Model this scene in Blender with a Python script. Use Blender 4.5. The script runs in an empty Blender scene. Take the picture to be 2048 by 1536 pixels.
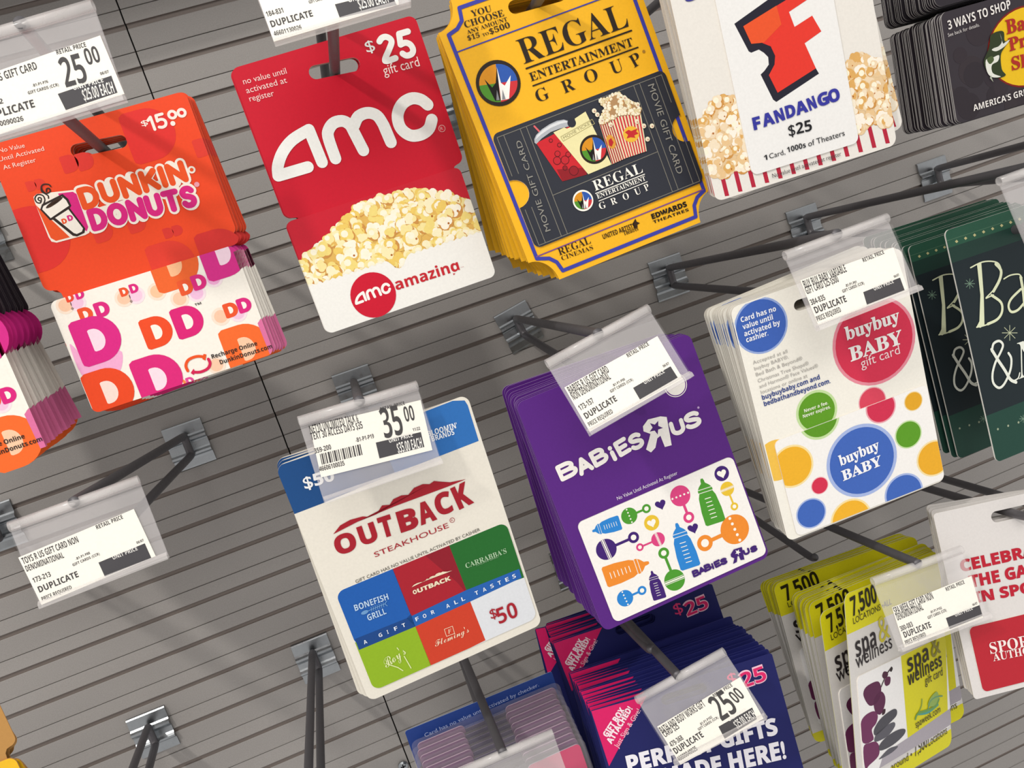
import bpy, math, random
from mathutils import Matrix, Vector
C = bpy.context.scene.collection
mm = 0.001
# ---------------------------------------------------------------- camera, world, lights, exposure
Z0 = 0.0                                      # heights are measured from the camera, mm
CAM_X,CAM_Y,CAM_Z = (0.925334, -0.220593, -0.308376), (0.337537, 0.108809, 0.935002), (-0.1727, -0.969278, 0.175143)
cam_data = bpy.data.cameras.new('camera'); cam = bpy.data.objects.new('camera', cam_data); C.objects.link(cam)
cam_data.sensor_width = 36.0; cam_data.lens = 36.0*1710/2048; cam_data.clip_start = 0.01
rot = Matrix((CAM_X, CAM_Y, CAM_Z)).transposed().to_4x4()
cam.matrix_world = Matrix.Translation((0, -0.580, Z0*mm)) @ rot
bpy.context.scene.camera = cam
sc = bpy.context.scene
sc.view_settings.view_transform = 'Standard'; sc.view_settings.look = 'None'
sc.view_settings.gamma = 1; sc.view_settings.use_curve_mapping = False
sc.view_settings.exposure = -0.06
world = bpy.data.worlds.new('shop_ambience'); sc.world = world; world.use_nodes = True
wn = world.node_tree.nodes; wl = world.node_tree.links
bg = wn['Background']
tc = wn.new('ShaderNodeTexCoord'); sep = wn.new('ShaderNodeSeparateXYZ'); rmp = wn.new('ShaderNodeValToRGB')
wl.new(tc.outputs['Generated'], sep.inputs[0]); wl.new(sep.outputs['Z'], rmp.inputs[0]); wl.new(rmp.outputs[0], bg.inputs[0])
rmp.color_ramp.elements[0].position = 0.0; rmp.color_ramp.elements[0].color = (0.80, 0.775, 0.75, 1)   # floor side
rmp.color_ramp.elements[1].position = 1.0; rmp.color_ramp.elements[1].color = (1.0, 0.97, 0.93, 1)      # lit ceiling
bg.inputs[1].default_value = 0.95
def lamp(name, loc, target, size, energy, col, size_y=None):
    d = bpy.data.lights.new(name, 'AREA'); d.energy = energy; d.size = size; d.color = col
    if size_y: d.shape = 'RECTANGLE'; d.size_y = size_y
    o = bpy.data.objects.new(name, d); C.objects.link(o); o.location = loc
    o.rotation_euler = (Vector(target)-Vector(loc)).to_track_quat('-Z', 'Y').to_euler(); return o
lamp('ceiling_spot_lamp', (-0.80, -1.10, 1.17), (0.08, -0.1, -0.05), 0.08, 11.5, (1, 0.95, 0.88))
lamp('aisle_ceiling_lamp', (-0.1, -1.9, 1.25), (0.1, 0, -0.05), 1.2, 14, (1, 0.96, 0.9), 0.6)
# ---------------------------------------------------------------- materials
def lin(h):
    v = [int(h[i:i+2], 16)/255 for i in (0, 2, 4)]
    return tuple(x/12.92 if x <= .04045 else ((x+.055)/1.055)**2.4 for x in v)
MATS = {}
def ink(h, rough=0.45, spec=0.2):
    """printed card stock: one printed colour with a faint paper grain"""
    k = (h, rough)
    if k in MATS: return MATS[k]
    m = bpy.data.materials.new('ink_'+h); m.use_nodes = True; n = m.node_tree.nodes; l = m.node_tree.links
    b = n['Principled BSDF']; r, g, bl = lin(h)
    no = n.new('ShaderNodeTexNoise'); no.inputs['Scale'].default_value = 900; no.inputs['Detail'].default_value = 2
    ge = n.new('ShaderNodeNewGeometry'); l.new(ge.outputs['Position'], no.inputs['Vector'])
    mx = n.new('ShaderNodeMix'); mx.data_type = 'RGBA'; l.new(no.outputs['Fac'], mx.inputs['Factor'])
    mx.inputs['A'].default_value = (r*.93, g*.93, bl*.93, 1); mx.inputs['B'].default_value = (min(1, r*1.05), min(1, g*1.05), min(1, bl*1.05), 1)
    l.new(mx.outputs['Result'], b.inputs['Base Color'])
    b.inputs['Roughness'].default_value = rough; b.inputs['Specular IOR Level'].default_value = spec
    MATS[k] = m; return m
def metal(name, col, rough, scale=300, metallic=1.0):
    m = bpy.data.materials.new(name); m.use_nodes = True; n = m.node_tree.nodes; l = m.node_tree.links; b = n['Principled BSDF']
    no = n.new('ShaderNodeTexNoise'); no.inputs['Scale'].default_value = scale; no.inputs['Detail'].default_value = 4
    tcn = n.new('ShaderNodeTexCoord'); l.new(tcn.outputs['Object'], no.inputs['Vector'])
    rr = n.new('ShaderNodeMapRange'); rr.inputs['To Min'].default_value = rough*.7; rr.inputs['To Max'].default_value = rough*1.3
    l.new(no.outputs['Fac'], rr.inputs['Value']); l.new(rr.outputs[0], b.inputs['Roughness'])
    mx = n.new('ShaderNodeMix'); mx.data_type = 'RGBA'; l.new(no.outputs['Fac'], mx.inputs['Factor'])
    mx.inputs['A'].default_value = tuple(c*.85 for c in col)+(1,); mx.inputs['B'].default_value = tuple(min(1, c*1.12) for c in col)+(1,)
    l.new(mx.outputs['Result'], b.inputs['Base Color']); b.inputs['Metallic'].default_value = metallic
    return m
ZINC = metal('galvanised_zinc', (0.34, 0.36, 0.38), 0.3)
WIRE = metal('grey_steel_wire', (0.13, 0.125, 0.135), 0.5, 500, 0.55)
def clear(name, fac, col, rough):
    """thin clear or hazy plastic: partly see-through, partly scattering, glossy"""
    m = bpy.data.materials.new(name); m.use_nodes = True; n = m.node_tree.nodes; l = m.node_tree.links
    b = n['Principled BSDF']; b.inputs['Base Color'].default_value = col+(1,); b.inputs['Roughness'].default_value = rough
    t = n.new('ShaderNodeBsdfTransparent'); mx = n.new('ShaderNodeMixShader'); no = n.new('ShaderNodeTexNoise')
    no.inputs['Scale'].default_value = 60; no.inputs['Detail'].default_value = 3
    tcn = n.new('ShaderNodeTexCoord'); l.new(tcn.outputs['Object'], no.inputs['Vector'])
    mr = n.new('ShaderNodeMapRange'); mr.inputs['To Min'].default_value = fac*.75; mr.inputs['To Max'].default_value = fac*1.25
    l.new(no.outputs['Fac'], mr.inputs['Value']); l.new(mr.outputs[0], mx.inputs[0])
    l.new(t.outputs[0], mx.inputs[1]); l.new(b.outputs[0], mx.inputs[2]); l.new(mx.outputs[0], n['Material Output'].inputs[0])
    return m
SLEEVE = clear('clear_label_plastic', 0.2, (0.80, 0.77, 0.78), 0.25)
FRONT = clear('clear_front_film', 0.03, (0.85, 0.83, 0.83), 0.2)
TUBE = clear('clear_hinge_plastic', 0.3, (0.88, 0.85, 0.84), 0.15)
FILM = clear('clear_pouch_film', 0.05, (0.75, 0.70, 0.76), 0.12)
def wall_mat():
    m = bpy.data.materials.new('grey_slatwall_paint'); m.use_nodes = True; n = m.node_tree.nodes; l = m.node_tree.links; b = n['Principled BSDF']
    tcn = n.new('ShaderNodeTexCoord')
    a = n.new('ShaderNodeTexNoise'); a.inputs['Scale'].default_value = 14; a.inputs['Detail'].default_value = 5
    mp = n.new('ShaderNodeMapping'); mp.inputs['Scale'].default_value = (0.6, 1, 2.2); l.new(tcn.outputs['Object'], mp.inputs[0]); l.new(mp.outputs[0], a.inputs['Vector'])
    g = n.new('ShaderNodeTexNoise'); g.inputs['Scale'].default_value = 1400; g.inputs['Detail'].default_value = 2; l.new(tcn.outputs['Object'], g.inputs['Vector'])
    mx = n.new('ShaderNodeMix'); mx.data_type = 'RGBA'; l.new(a.outputs['Fac'], mx.inputs['Factor'])
    mx.inputs['A'].default_value = (0.280, 0.264, 0.254, 1); mx.inputs['B'].default_value = (0.322, 0.306, 0.294, 1)
    m2 = n.new('ShaderNodeMix'); m2.data_type = 'RGBA'; m2.blend_type = 'MULTIPLY'; m2.inputs['Factor'].default_value = 1
    rg = n.new('ShaderNodeMapRange'); rg.inputs['To Min'].default_value = .86; rg.inputs['To Max'].default_value = 1.14; l.new(g.outputs['Fac'], rg.inputs['Value'])
    l.new(mx.outputs['Result'], m2.inputs['A']); l.new(rg.outputs[0], m2.inputs['B']); l.new(m2.outputs['Result'], b.inputs['Base Color'])
    b.inputs['Roughness'].default_value = .55; b.inputs['Specular IOR Level'].default_value = .3
    return m
WALL = wall_mat()
SLOT_SHADE = ink('7B726D', .6)  # darker slot insides: groove shade put into the colour
# ---------------------------------------------------------------- data: poses (x, y, z in mm, roll, pitch, yaw in degrees), hooks, artwork (mm on each card)
POSE = {'dunkin':[-114.94,-152.52,31.42,0.28,-2.29,-0.8],
'amc':[-3.44,-164.92,32.07,-0.48,-0.87,-1.56],
'regal':[94.6,-196.08,39.77,-3.23,-3.35,-3.16],
'bbb':[184.27,-198.7,-141.55,-0.47,5.05,-4.07],
'outback':[-39.66,-191.04,-133.31,-0.14,4.65,2.73],
'babies':[77.81,-190.75,-145.75,-2.42,-4.03,-1.89],
'fandango':[197.36,-221.16,-12.99,0.99,4.32,-2.7],
'bass':[327.75,-199.55,31.74,1.64,3.17,-2.49],
'spa':[195.07,-195.27,-284.84,15.33,0.71,22.7],
'bnn':[306.94,-195.57,-71.75,2.5,-2.58,3.57],
'sport':[265.64,-190.4,-233.62,8.88,-12.33,-2.18],
'bath':[59.44,-158.97,-260.05,2.75,-7.36,-6.27],
'sleeve':[-38.99,-119.27,-249.42,1.15,0,-0.1],
'toys':[-154.18,-192.09,-54.22,0.27,-6.43,4.27],
'out':[-26.35,-210.3,-50.7,4,-8.43,9.98],
'bab':[81.85,-220.32,-62.06,-8.77,-20.59,-0.08],
'bbbl':[198.45,-231.2,-51,-0.84,-14.7,-0.5],
'spal':[215.33,-203.59,-231.27,3.71,-19.09,0.55],
'bathl':[80.45,-183.25,-250.93,-20.9,-14.68,-31.32],
'dunkl':[-95.28,-215.8,125.07,1.09,-3.67,-8.14],
'amcl':[15.71,-228.06,125.31,-0.61,-15.02,-0.74],
'left':[-219,-175,26,0,0,0],
'yellow':[-278,-185,-151,0,0,0],
'sleeve_f':[-38,-152,-276,0,0,0],
'bnnl':[317.07,-228,-52.55,0,-14,0],
'sleevel':[-19.58,-185,-246.44,1,-16,0]}
REAR = {'dunkin':[-110.37,-142.87,28.25,-2.17,-2.24,-0.39],
'amc':[-4.05,-162.13,32.31,-0.27,-0.91,-1.62],
'regal':[99.18,-137.52,48.11,3.21,4.79,1.51],
'fandango':[204.78,-198.67,-10.12,-0.14,3.7,-3.06],
'fandango_side':[204.85,-217.12,-12.99,-4.24,4.32,-2.67],
'bass':[335.1,-151.44,32.53,2.96,3.34,-2.5],
'bnn':[312.67,-157.57,-80.21,2.13,-2.69,3.58],
'bnn_last':[329.6,-141.01,-81.27,-1.44,-2.22,-10.53],
'bbb':[189.86,-166.12,-144.14,-3.21,2.52,-4.13],
'outback':[-41.56,-186.76,-131.35,2.14,4.64,2.74],
'babies':[77.68,-132.43,-144.33,0.88,6.62,-2.84],
'bath':[60.74,-114.76,-258.47,3.6,-7.02,-0.96],
'bath2':[59.47,-96.91,-246.78,-0.53,-6.87,-6.26],
'bath3':[61.13,-75.07,-243.76,1.01,-8.07,-6.25],
'bath_last':[57.28,-48.95,-256.95,4.38,-8.93,-11.33],
'spa_b':[189.23,-182.43,-296.94,9.69,-0.73,17.98],
'spa_c':[197.71,-159.27,-301.41,3.92,0.77,4.94],
'spa_d':[199.27,-143.27,-301.88,2.14,0.84,-0.32],
'spa_e':[197.39,-129.28,-299.3,0.68,1,-7.12],
'spa_f':[200.91,-109.29,-304.55,-2.77,1.44,-12.89],
'sport':[271.49,-177.15,-234.57,11.9,-15.89,-1.49],
'left':[-226.73,-102.94,21.43,-5.13,0.41,0.9],
'yellow':[-278.17,-174.98,-183.56,-17.77,0.42,0.08]}
HOOKS = {'toys':([-111.3,0,-56],0,[-124.4,-180,-76.9],0,[-127.3,-190,-53.4],),
'out':([1.3,0,-59],0,[0.9,-193.9,-74.8],2,[0.3,-205.7,-51.6],),
'bab':([118,0,-55.3],-10,[113.5,-187.8,-87.3],12,[108.4,-218.6,-57.3],),
'bbb':([236.2,0,-57.3],0,[225.3,-207.1,-79.7],10,[225.4,-231.1,-49.6],),
'bnn':([349.5,0,-55.6],0,[349.4,-193.5,-84.4],6,[344.1,-227.8,-51.6],),
'right':([464.3,0,-53.7],0,[442.9,-200,-78.5],0,[431.6,-215,-47.3],),
'bare':([-86.9,0,-224.3],0,[-88.6,-195,-252.2],0,[-89.6,-208,-233.5],),
'corner':([-200.8,0,-229.3],0,[-185.8,-190,-241],0,[-192.7,-200,-228.5],),
'edge':([-235,0,-65],0,[-216.4,-190,-50.8],0,[-213.3,-200,-41.8],),
'spa':([223.6,0,-214.9],0,[238.2,-100,-263.5],-2,[242.3,-203.6,-232],),
'bath':([102.3,0,-232.5],0,[101.3,-160,-240.8],0,[103.1,-193.9,-240.7],),
'sleeve':([6.1,0,-236.1],0,[4.1,-152,-283.2],0,[7.4,-184.9,-245.9],),
'dunkin':([-68.5,0,96],0,[-69.9,-150.8,90.8],58,[-68.5,-219.6,125.6],),
'amc':([42,0,95.7],0,[41.5,-165.2,91.9],62,[42.7,-228.1,126.6],),
'regal':([125.3,0,92.5],0,[133.5,-195.3,89],30,[132,-193.6,116.9],),
'fandango':([223.8,0,106.2],0,[226.8,-230.3,90.2],10,[227.1,-232.2,114.1],),
'bass':([369.1,0,100.4],0,[372.1,-204.4,84.4],10,[372.7,-205.8,108.4],),
'sport':([309.1,0,-217.8],0,[312.1,-192.2,-233.8],10,[361.1,-200,-259.1],),
'left':([-177.3,0,101.7],0,[-174.3,-175,85.7],10,[-174.3,-175,109.7],)}
SCREW = [-58.5,0,-337.7]

ART = {
 'dunkin': {
  'backer': [
('d',1,'DC2F2B',None,[67.4,58.46],23.49,'u',0,),('d',1,'D9352C',None,[30.16,55.74],7.88,'u',0,),('d',1,'D9352C',None,[36.59,54.99],7.93,'u',0,),('d',1,'DB3A2C',None,[87.37,46.45],8.32,'u',0,),
('d',1,'DB2F29',None,[5,28.47],29.6,'u',0,),('d',1,'DD3A2A',None,[32.6,23.23],9.41,'u',0,),('d',1,'DB3A2A',None,[47.8,22.65],8.9,'u',0,),('d',1,'D5352B',None,[59.55,14.06],4.83,'u',0,),
('d',1,'D5352B',None,[63.78,14],4.85,'u',0,),('d',1,'DB3A2A',None,[11.32,51.05],4.54,'u',0,),('d',1,'DB3A2A',None,[15.14,50.91],4.56,'u',0,),('d',1,'DE3B2B',None,[56.5,0.17],21.5,'u',0,),
('d',1,'D1302C',None,[79.14,-1.38],21.94,'u',0,),],
  'lettering': [
('t',1,'F6D9CB','No Value',[4.15,68.32],10.94,2.29,-3.4,'r',),('t',1,'F6D9CB','Until Activated',[2.77,64.74],19.48,2.29,-1.8,'r',),('t',1,'F6D9CB','At Register',[3.2,60.9],14.06,2.3,-1.9,'r',),
('t',1,'F8E6DC','$',[65.47,62.52],2.88,2.96,0.9,'b',),('g',1,'F8E6DC','15',[68.76,59.82],7.19,5.69,-0.3,1.3,),('c',1,'F8E6DC',[78.7,60.17],1.09,1.09,),('c',1,'F8E6DC',[79.8,63.95],2.18,2.18,),
('c',2,'DC2F2B',[79.8,63.95],0.93,0.93,),('c',1,'F8E6DC',[84.03,63.62],2.19,2.19,),('c',2,'DC2F2B',[84.03,63.62],0.93,0.93,),],
  'logo': [
('g',1,'F1E7DA','DUNKIN',[29.61,35.57],45.79,7.58,-1,4.84,),('g',1,'F1E7DA','DONUTS',[30.09,25.4],45.52,7.62,-3,4.87,),('s',1,'F1E7DA',4.39,[[41.52,36.39],[70.73,35.14]],0,0,),
('s',1,'F1E7DA',3.75,[[35.85,31.92],[69.57,32.01]],0,0,),('g',2,'E8531F','DUNKIN',[29.61,35.57],45.79,7.58,-1,2.73,),('g',2,'D6237E','DONUTS',[30.09,25.4],45.52,7.62,-3,2.74,),('c',1,'F1E7DA',[79.35,38.13],1.68,1.68,),
('c',2,'E8531F',[79.35,38.13],0.84,0.84,),('c',1,'E79AA8',[79.22,31.18],1.17,1.17,),
('p',1,'F1E7DA',[[10.57,46.19],[12.36,47],[27.3,44.3],[28.79,43.02],[28.86,40.6],[28.55,26.23],[27.14,24.25],[25.19,23.82],[12.52,24.23],[10.64,25.31],[10.17,27.52],[10.22,43.92]],0,),
('p',2,'D6237E',[[20.88,44.61],[27.02,43.56],[28.15,42.19],[27.66,26.86],[26.37,25.19],[21.09,33.04]],0,),('p',2,'E8531F',[[10.22,42.56],[18.65,24.85],[12.5,25.06],[10.93,26.94]],0,),
('p',3,'2E221E',[[11.22,40.07],[12.77,42.11],[22.56,43.89],[24.1,41.03],[24.23,37.91],[23.25,37.04],[26.24,26.61],[25.25,24.84],[21.71,24.23],[20.06,25.09],[14.71,34.34],[13.42,34.4]],0,),
('p',4,'F1EADF',[[12.08,39.94],[13.05,41.14],[21.88,42.94],[23.03,40.81],[23.35,38.18],[14.06,35.23]],0,),('p',4,'F1EADF',[[15.86,34.8],[22.48,36.73],[25.35,26.89],[24.37,25.67],[21.99,25.32],[20.95,26.06]],0,),
('p',5,'3A2A22',[[13.78,39.96],[15.39,41.31],[20.23,42.9],[22.15,42.45],[20.23,41.19],[15.8,39.82]],1,),('p',5,'5A4030',[[14.64,40.18],[16.34,41.22],[19.41,42.12],[20.01,41.46],[16.04,40.09]],1,),
('d',5,'E8531F','F1EADF',[18.98,32.32],2.34,None,0,),('d',5,'D6237E','F1EADF',[21.84,32.95],2.59,None,0,),
('s',3,'2E221E',0.55,[[12.95,43.42],[12.02,44.39],[12.54,45.25],[13.41,44.64],[12.43,42.9],[11.04,43.53],[10.92,45.41],[12.54,46.61],[14.45,45.68],[14.63,43.59],[13.36,41.94]],0,1,),
('s',3,'2E221E',0.55,[[16.49,46.77],[17.06,47.95],[18.16,47.75],[17.94,46.32],[16.21,46.03],[15.32,47.12],[15.14,49.21],[16.48,50.16],[18.51,49.55],[19.04,48.37]],0,1,),
('s',3,'2E221E',0.55,[[15.14,49.21],[14.74,47.3],[16.49,45.06],[16.32,43.75]],0,1,),],
  'plastic_card': [
('p',1,'EDA9CF',[[1.51,-20.63],[4.56,-26.65],[7.63,-32.72],[20.75,-30.08],[19.46,-36.83],[15.03,-39.97],[5.85,-37.48],[1.35,-35.19]],1,),('c',1,'F0C3A4',[6,-3.44],2.85,2.85,),('c',0.9,'F1DDCB',[6,-3.44],3.96,3.96,),
('c',1,'EBC0DA',[11.18,-3.75],2.86,2.86,),('c',0.9,'EFDBE3',[11.18,-3.75],3.98,3.98,),('c',1,'F2C4A6',[30.94,-8.18],2.92,2.92,),('c',0.9,'F1DDCB',[30.94,-8.18],4.06,4.06,),('c',1,'EDC6DC',[36.23,-8.5],2.93,2.93,),
('c',0.9,'EFDBE3',[36.23,-8.5],4.08,4.08,),('c',1,'F3C29B',[45.62,-9.81],2.96,2.96,),('c',0.9,'F1DDCB',[45.62,-9.81],4.12,4.12,),('c',1,'F2C4A6',[53.94,-16.14],2.99,2.99,),('c',0.9,'F1DDCB',[53.94,-16.14],4.16,4.16,),
('c',1,'EBBBDB',[61.99,-15.92],3.01,3.01,),('c',0.9,'EFDBE3',[61.99,-15.92],4.19,4.19,),('c',1,'F3C4A6',[68.51,-29.66],3.05,3.05,),('c',0.9,'F1DDCB',[68.51,-29.66],4.24,4.24,),('c',1,'EBC0DA',[76.33,-30.46],3.07,3.07,),
('c',0.9,'EFDBE3',[76.33,-30.46],4.27,4.27,),('c',1,'F4C6A8',[58.82,-50.5],3.05,3.05,),('c',0.9,'F1DDCB',[58.82,-50.5],4.25,4.25,),('c',1,'EBA9D3',[71.49,-11.83],3.03,3.03,),('c',0.9,'EFDBE3',[71.49,-11.83],4.21,4.21,),
('d',2,'E4462C','F1ECE2',[9.01,-0.72],3.84,'v',0,),('d',3,'D6247C','F1ECE2',[13.53,-0.67],4.11,'v',0,),('d',2,'E6532A','F1ECE2',[31.95,-5.46],4.06,'v',0,),('d',3,'D6247C','F1ECE2',[36.55,-5.27],4.2,'v',0,),
('d',2,'E6532A','F1ECE2',[12.84,-9.95],6.57,'v',0,),('d',3,'D6247C','F1ECE2',[20.19,-9.93],6.93,'v',0,),('d',2,'E84B22','F1ECE2',[39.21,-27.17],14.39,'v',0,),('d',3,'D61F74','F1ECE2',[53.75,-27.03],14.58,'v',0,),
('d',2,'E6532A','F1ECE2',[73.78,-28.15],6.92,'v',0,),('d',3,'D6247C','F1ECE2',[80.3,-27.91],6.96,'v',0,),('d',4,'E4552A','F1ECE2',[58.29,-11.83],7.04,'v',0,),('d',5,'D6247C','F1ECE2',[64.68,-11.41],7.08,'v',0,),
('d',2,'E8632A','F3B98C',[56.8,0.08],23.49,'v',0,),('d',3,'D12A86','F0D3E2',[79.34,-1.8],22.96,'v',0,),('d',4,'D62482','F1D6E4',[13.45,-22.21],21.58,'v',0,),('d',4,'E5481F','F1D9CE',[10.19,-46.58],22.11,'v',0,),
('d',5,'D82578','F1D9E4',[32.27,-47.82],22.55,'v',0,),('d',2,'EF6A2C','F4C6A4',[74.78,-47.54],23.39,'v',0,),('d',2,'E5481F',None,[-4.65,-20.29],9.93,'v',0,),('d',2,'EF8A4A','F1ECE2',[41.25,-53.54],3.93,'v',0,),
('d',2,'DB4A95','F1ECE2',[45,-53.76],3.94,'v',0,),('s',6,'E8531F',1.31,[[45.74,-48.88],[45.77,-46.33],[47.83,-44.13],[51.78,-43.81],[55.13,-45.19]],0,1,),
('p',6,'E8531F',[[55.11,-43.71],[56.28,-44.34],[54.85,-46.92],[53.84,-45.84]],0,),('s',6,'CE1F52',1.32,[[56.33,-46.7],[56.37,-48.91],[54.48,-50.83],[50.82,-51.24],[47.71,-50.16]],0,1,),
('p',6,'CE1F52',[[48.57,-48.77],[46.62,-50.29],[47.55,-51.57],[48.6,-50.61]],0,),('t',7,'2A2321','TM',[59.3,-21.37],2.98,1.18,-1,'b',),('p',3,'D9709F',[[83.2,-38],[86,-36],[86,-54.2],[83.6,-54.2]],0,),
('p',3,'F1ECE2',[[84.2,-3],[86,-3],[86,-36],[84.2,-37]],0,),],
  'card_lettering': [
('t',1,'2E2623','Recharge Online',[58.06,-47.15],21.64,2.38,-1.6,'b',),('t',1,'2E2623','DunkinDonuts.com',[60.67,-50.85],25.08,2.39,-1,'b',),],
 },
 'amc': {
  'lettering': [
('t',1,'F3CFCB','no value until',[4.26,64.02],19.88,3.16,-2.3,'r',),('t',1,'F3CFCB','activated at',[4.16,59.94],18.72,3.17,-1.6,'r',),('t',1,'F3CFCB','register',[4.2,56.2],11.19,3.17,-3.2,'r',),
('t',1,'ECECE8','$',[61.85,61.83],4.23,6.01,-0.7,'b',),('s',1,'ECECE8',2.76,[[68.95,65.01],[70.51,66.13],[72.53,66.14],[74.14,64.69],[74.13,62.96],[71.97,60.37],[68.49,56.13],[73.56,55.95]],0,1,),
('s',1,'ECECE8',2.79,[[83.06,65.65],[78.78,65.7],[77.84,61.03]],0,0,),('s',1,'ECECE8',2.78,[[77.84,61.03],[80.24,61.21],[82.19,59.78],[82.66,57.31],[81.33,55.65],[78.85,55.6],[77.36,56.96]],0,1,),
('t',1,'F3DAD6','gift card',[65.96,50.15],17.39,5.32,-2.2,'r',),('c',1,'E8A8A8',[83.61,19.62],1.67,1.67,),('c',2,'C8142C',[83.61,19.62],1.37,1.37,),('t',3,'E8A8A8','R',[82.75,18.98],1.35,1.78,-4.6,'r',),],
  'logo': [
('s',1,'ECECE8',5.25,[[18.44,21.33],[4.39,21.61]],0,0,),('s',1,'ECECE8',5.19,[[4.39,21.61],[5.77,25.77],[9.97,30.93],[16.19,34.88],[24.72,36.96]],0,1,),('s',1,'ECECE8',5.23,[[24.72,36.96],[25.28,21.45]],0,0,),
('s',1,'ECECE8',5.31,[[31.67,21.24],[31.81,30.97],[33.24,34.36],[36.59,36.58],[40.69,36.22],[43.11,33.72],[43.7,31.18]],0,1,),('s',1,'ECECE8',5.33,[[43.7,31.18],[45.14,20.93]],0,0,),
('s',1,'ECECE8',5.33,[[44.92,32.87],[48.2,36.02],[52.9,36.37],[56.59,33.9],[57.97,29.21]],0,1,),('s',1,'ECECE8',5.4,[[57.97,29.21],[58.58,20.67]],0,0,),
('s',1,'ECECE8',5.49,[[80.8,31.87],[78.58,34.91],[74.55,36.7],[69.49,35.54],[65.7,31.33],[65.11,25.55],[68.31,20.98],[73.23,19.9],[77.67,21.31],[80.41,24.8]],0,1,),],
  'plastic_card': [

('p',1,'C98A3E',[[-0.78,-21.6],[5.25,-18.43],[9.2,-17.62],[17.24,-12.36],[22.06,-10.9],[28.58,-8.16],[34.41,-3.98],[42.75,-4.84],[45.36,-4.47],[54.89,-5.7],[58.55,-5.96],[65.79,-8.58],[70.71,-10.78],[76.32,-12.89],[80.03,-16.87],[85.11,-20.68],[85.75,-31.84],[85.75,-31.84],[47.19,-31.55],[42.76,-35.99],[38.12,-33.18],[-0.27,-30.05]],0,),
('corn',2,[[-0.31,-20.35],[5.71,-17.18],[9.66,-16.37],[17.7,-11.11],[22.52,-9.65],[29.04,-6.91],[34.87,-2.73],[43.2,-3.59],[45.82,-3.21],[55.34,-4.44],[59,-4.69],[66.24,-7.32],[71.16,-9.5],[76.77,-11.61],[80.48,-15.58],[85.56,-19.4],[86.2,-30.54],[83.71,-32.11],[61.24,-30.32],[46.89,-32.39],[44.84,-35.44],[40.71,-34.68],[37.86,-32.16],[-0.48,-30.59],[-1.49,-28.4]],165,2.58,3.99,0,5,),
('p',23,'ECEBE6',[[-4.34,-29.53],[-3.09,-30.43],[-1.2,-29.59],[0.05,-30.49],[1.95,-29.65],[3.21,-30.55],[5.11,-29.7],[6.37,-30.61],[8.27,-29.76],[9.54,-30.67],[11.45,-29.82],[12.71,-30.73],[14.63,-29.88],[15.89,-30.78],[17.81,-29.93],[19.09,-30.84],[21.01,-29.99],[22.28,-30.9],[24.21,-30.05],[25.49,-30.96],[27.42,-30.11],[28.7,-31.02],[30.63,-30.17],[31.92,-31.08],[33.86,-30.22],[35.15,-31.14],[37.09,-30.28],[38.39,-31.2],[39.71,-33.09],[40.67,-34.79],[42.52,-35.78],[44.83,-35.13],[46.52,-32.89],[48.14,-31.38],[50.09,-30.52],[51.41,-31.44],[53.36,-30.58],[54.68,-31.5],[56.64,-30.64],[57.96,-31.56],[59.92,-30.7],[61.25,-31.62],[63.22,-30.76],[64.55,-31.68],[66.52,-30.82],[67.86,-31.74],[69.83,-30.88],[71.17,-31.8],[73.14,-30.94],[74.49,-31.86],[76.47,-31],[77.82,-31.93],[79.8,-31.06],[81.16,-31.99],[83.14,-31.12],[84.5,-32.05],[86.49,-31.18],[87.85,-32.11],[89.85,-31.24],[94.6,-55.41],[83.7,-77.49],[-3.09,-65.89],[-10.82,-56.81]],0,),],
  'card_logo': [
('c',1,'C91530',[26.53,-43.58],10.69,10.69,),('s',2,'F2EFEA',1.23,[[20.91,-44.74],[17.71,-44.79]],0,0,),('s',2,'F2EFEA',1.23,[[17.71,-44.79],[18.04,-43.78],[19.02,-42.49],[20.46,-41.49],[22.41,-40.91]],0,1,),
('s',2,'F2EFEA',1.23,[[22.41,-40.91],[22.46,-44.65]],0,0,),('s',2,'F2EFEA',1.23,[[23.9,-44.64],[23.98,-42.3],[24.33,-41.48],[25.09,-40.91],[26.02,-40.97],[26.54,-41.55],[26.66,-42.16]],0,1,),
('s',2,'F2EFEA',1.23,[[26.66,-42.16],[26.92,-44.6]],0,0,),('s',2,'F2EFEA',1.23,[[26.95,-41.74],[27.7,-40.96],[28.75,-40.84],[29.56,-41.4],[29.83,-42.51]],0,1,),('s',2,'F2EFEA',1.24,[[29.83,-42.51],[29.91,-44.54]],0,0,),
('s',2,'F2EFEA',1.24,[[34.9,-41.7],[34.43,-40.99],[33.56,-40.6],[32.44,-40.91],[31.56,-41.95],[31.39,-43.33],[32.06,-44.38],[33.13,-44.6],[34.12,-44.23],[34.75,-43.38]],0,1,),
('t',1,'C2242F','amazing',[37.63,-45.01],31.98,5.95,-1.2,'x',),('t',1,'C98A8A','™',[70.12,-45.1],1.6,0.61,-1.2,'r',),],
 },
 'regal': {
  'lettering': [
('s',1,'3B3FA0',1.7,[[-1.4,46.4],[3.2,47.6],[6.4,50.2],[7.4,55.6],[76.4,55],[77.2,50.5],[80,48],[84,47],[84.2,-57.8],[80,-59.5],[77.3,-62.5],[76.2,-67.6],[8.2,-67.6],[7,-63],[4.4,-60.2],[-1,-58.2]],1,0,),
('s',1,'3B3FA0',0.55,[[-0.8,38.4],[84,38.6]],0,0,),('s',1,'7A4A8A',0.55,[[-0.8,-57.3],[84,-57.2]],0,0,),('t',2,'2A2018','YOU',[11.28,50.27],9.34,3.22,-4,'s',),('t',2,'2A2018','CHOOSE',[6.69,46.77],18.46,3.43,-2.5,'s',),
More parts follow.
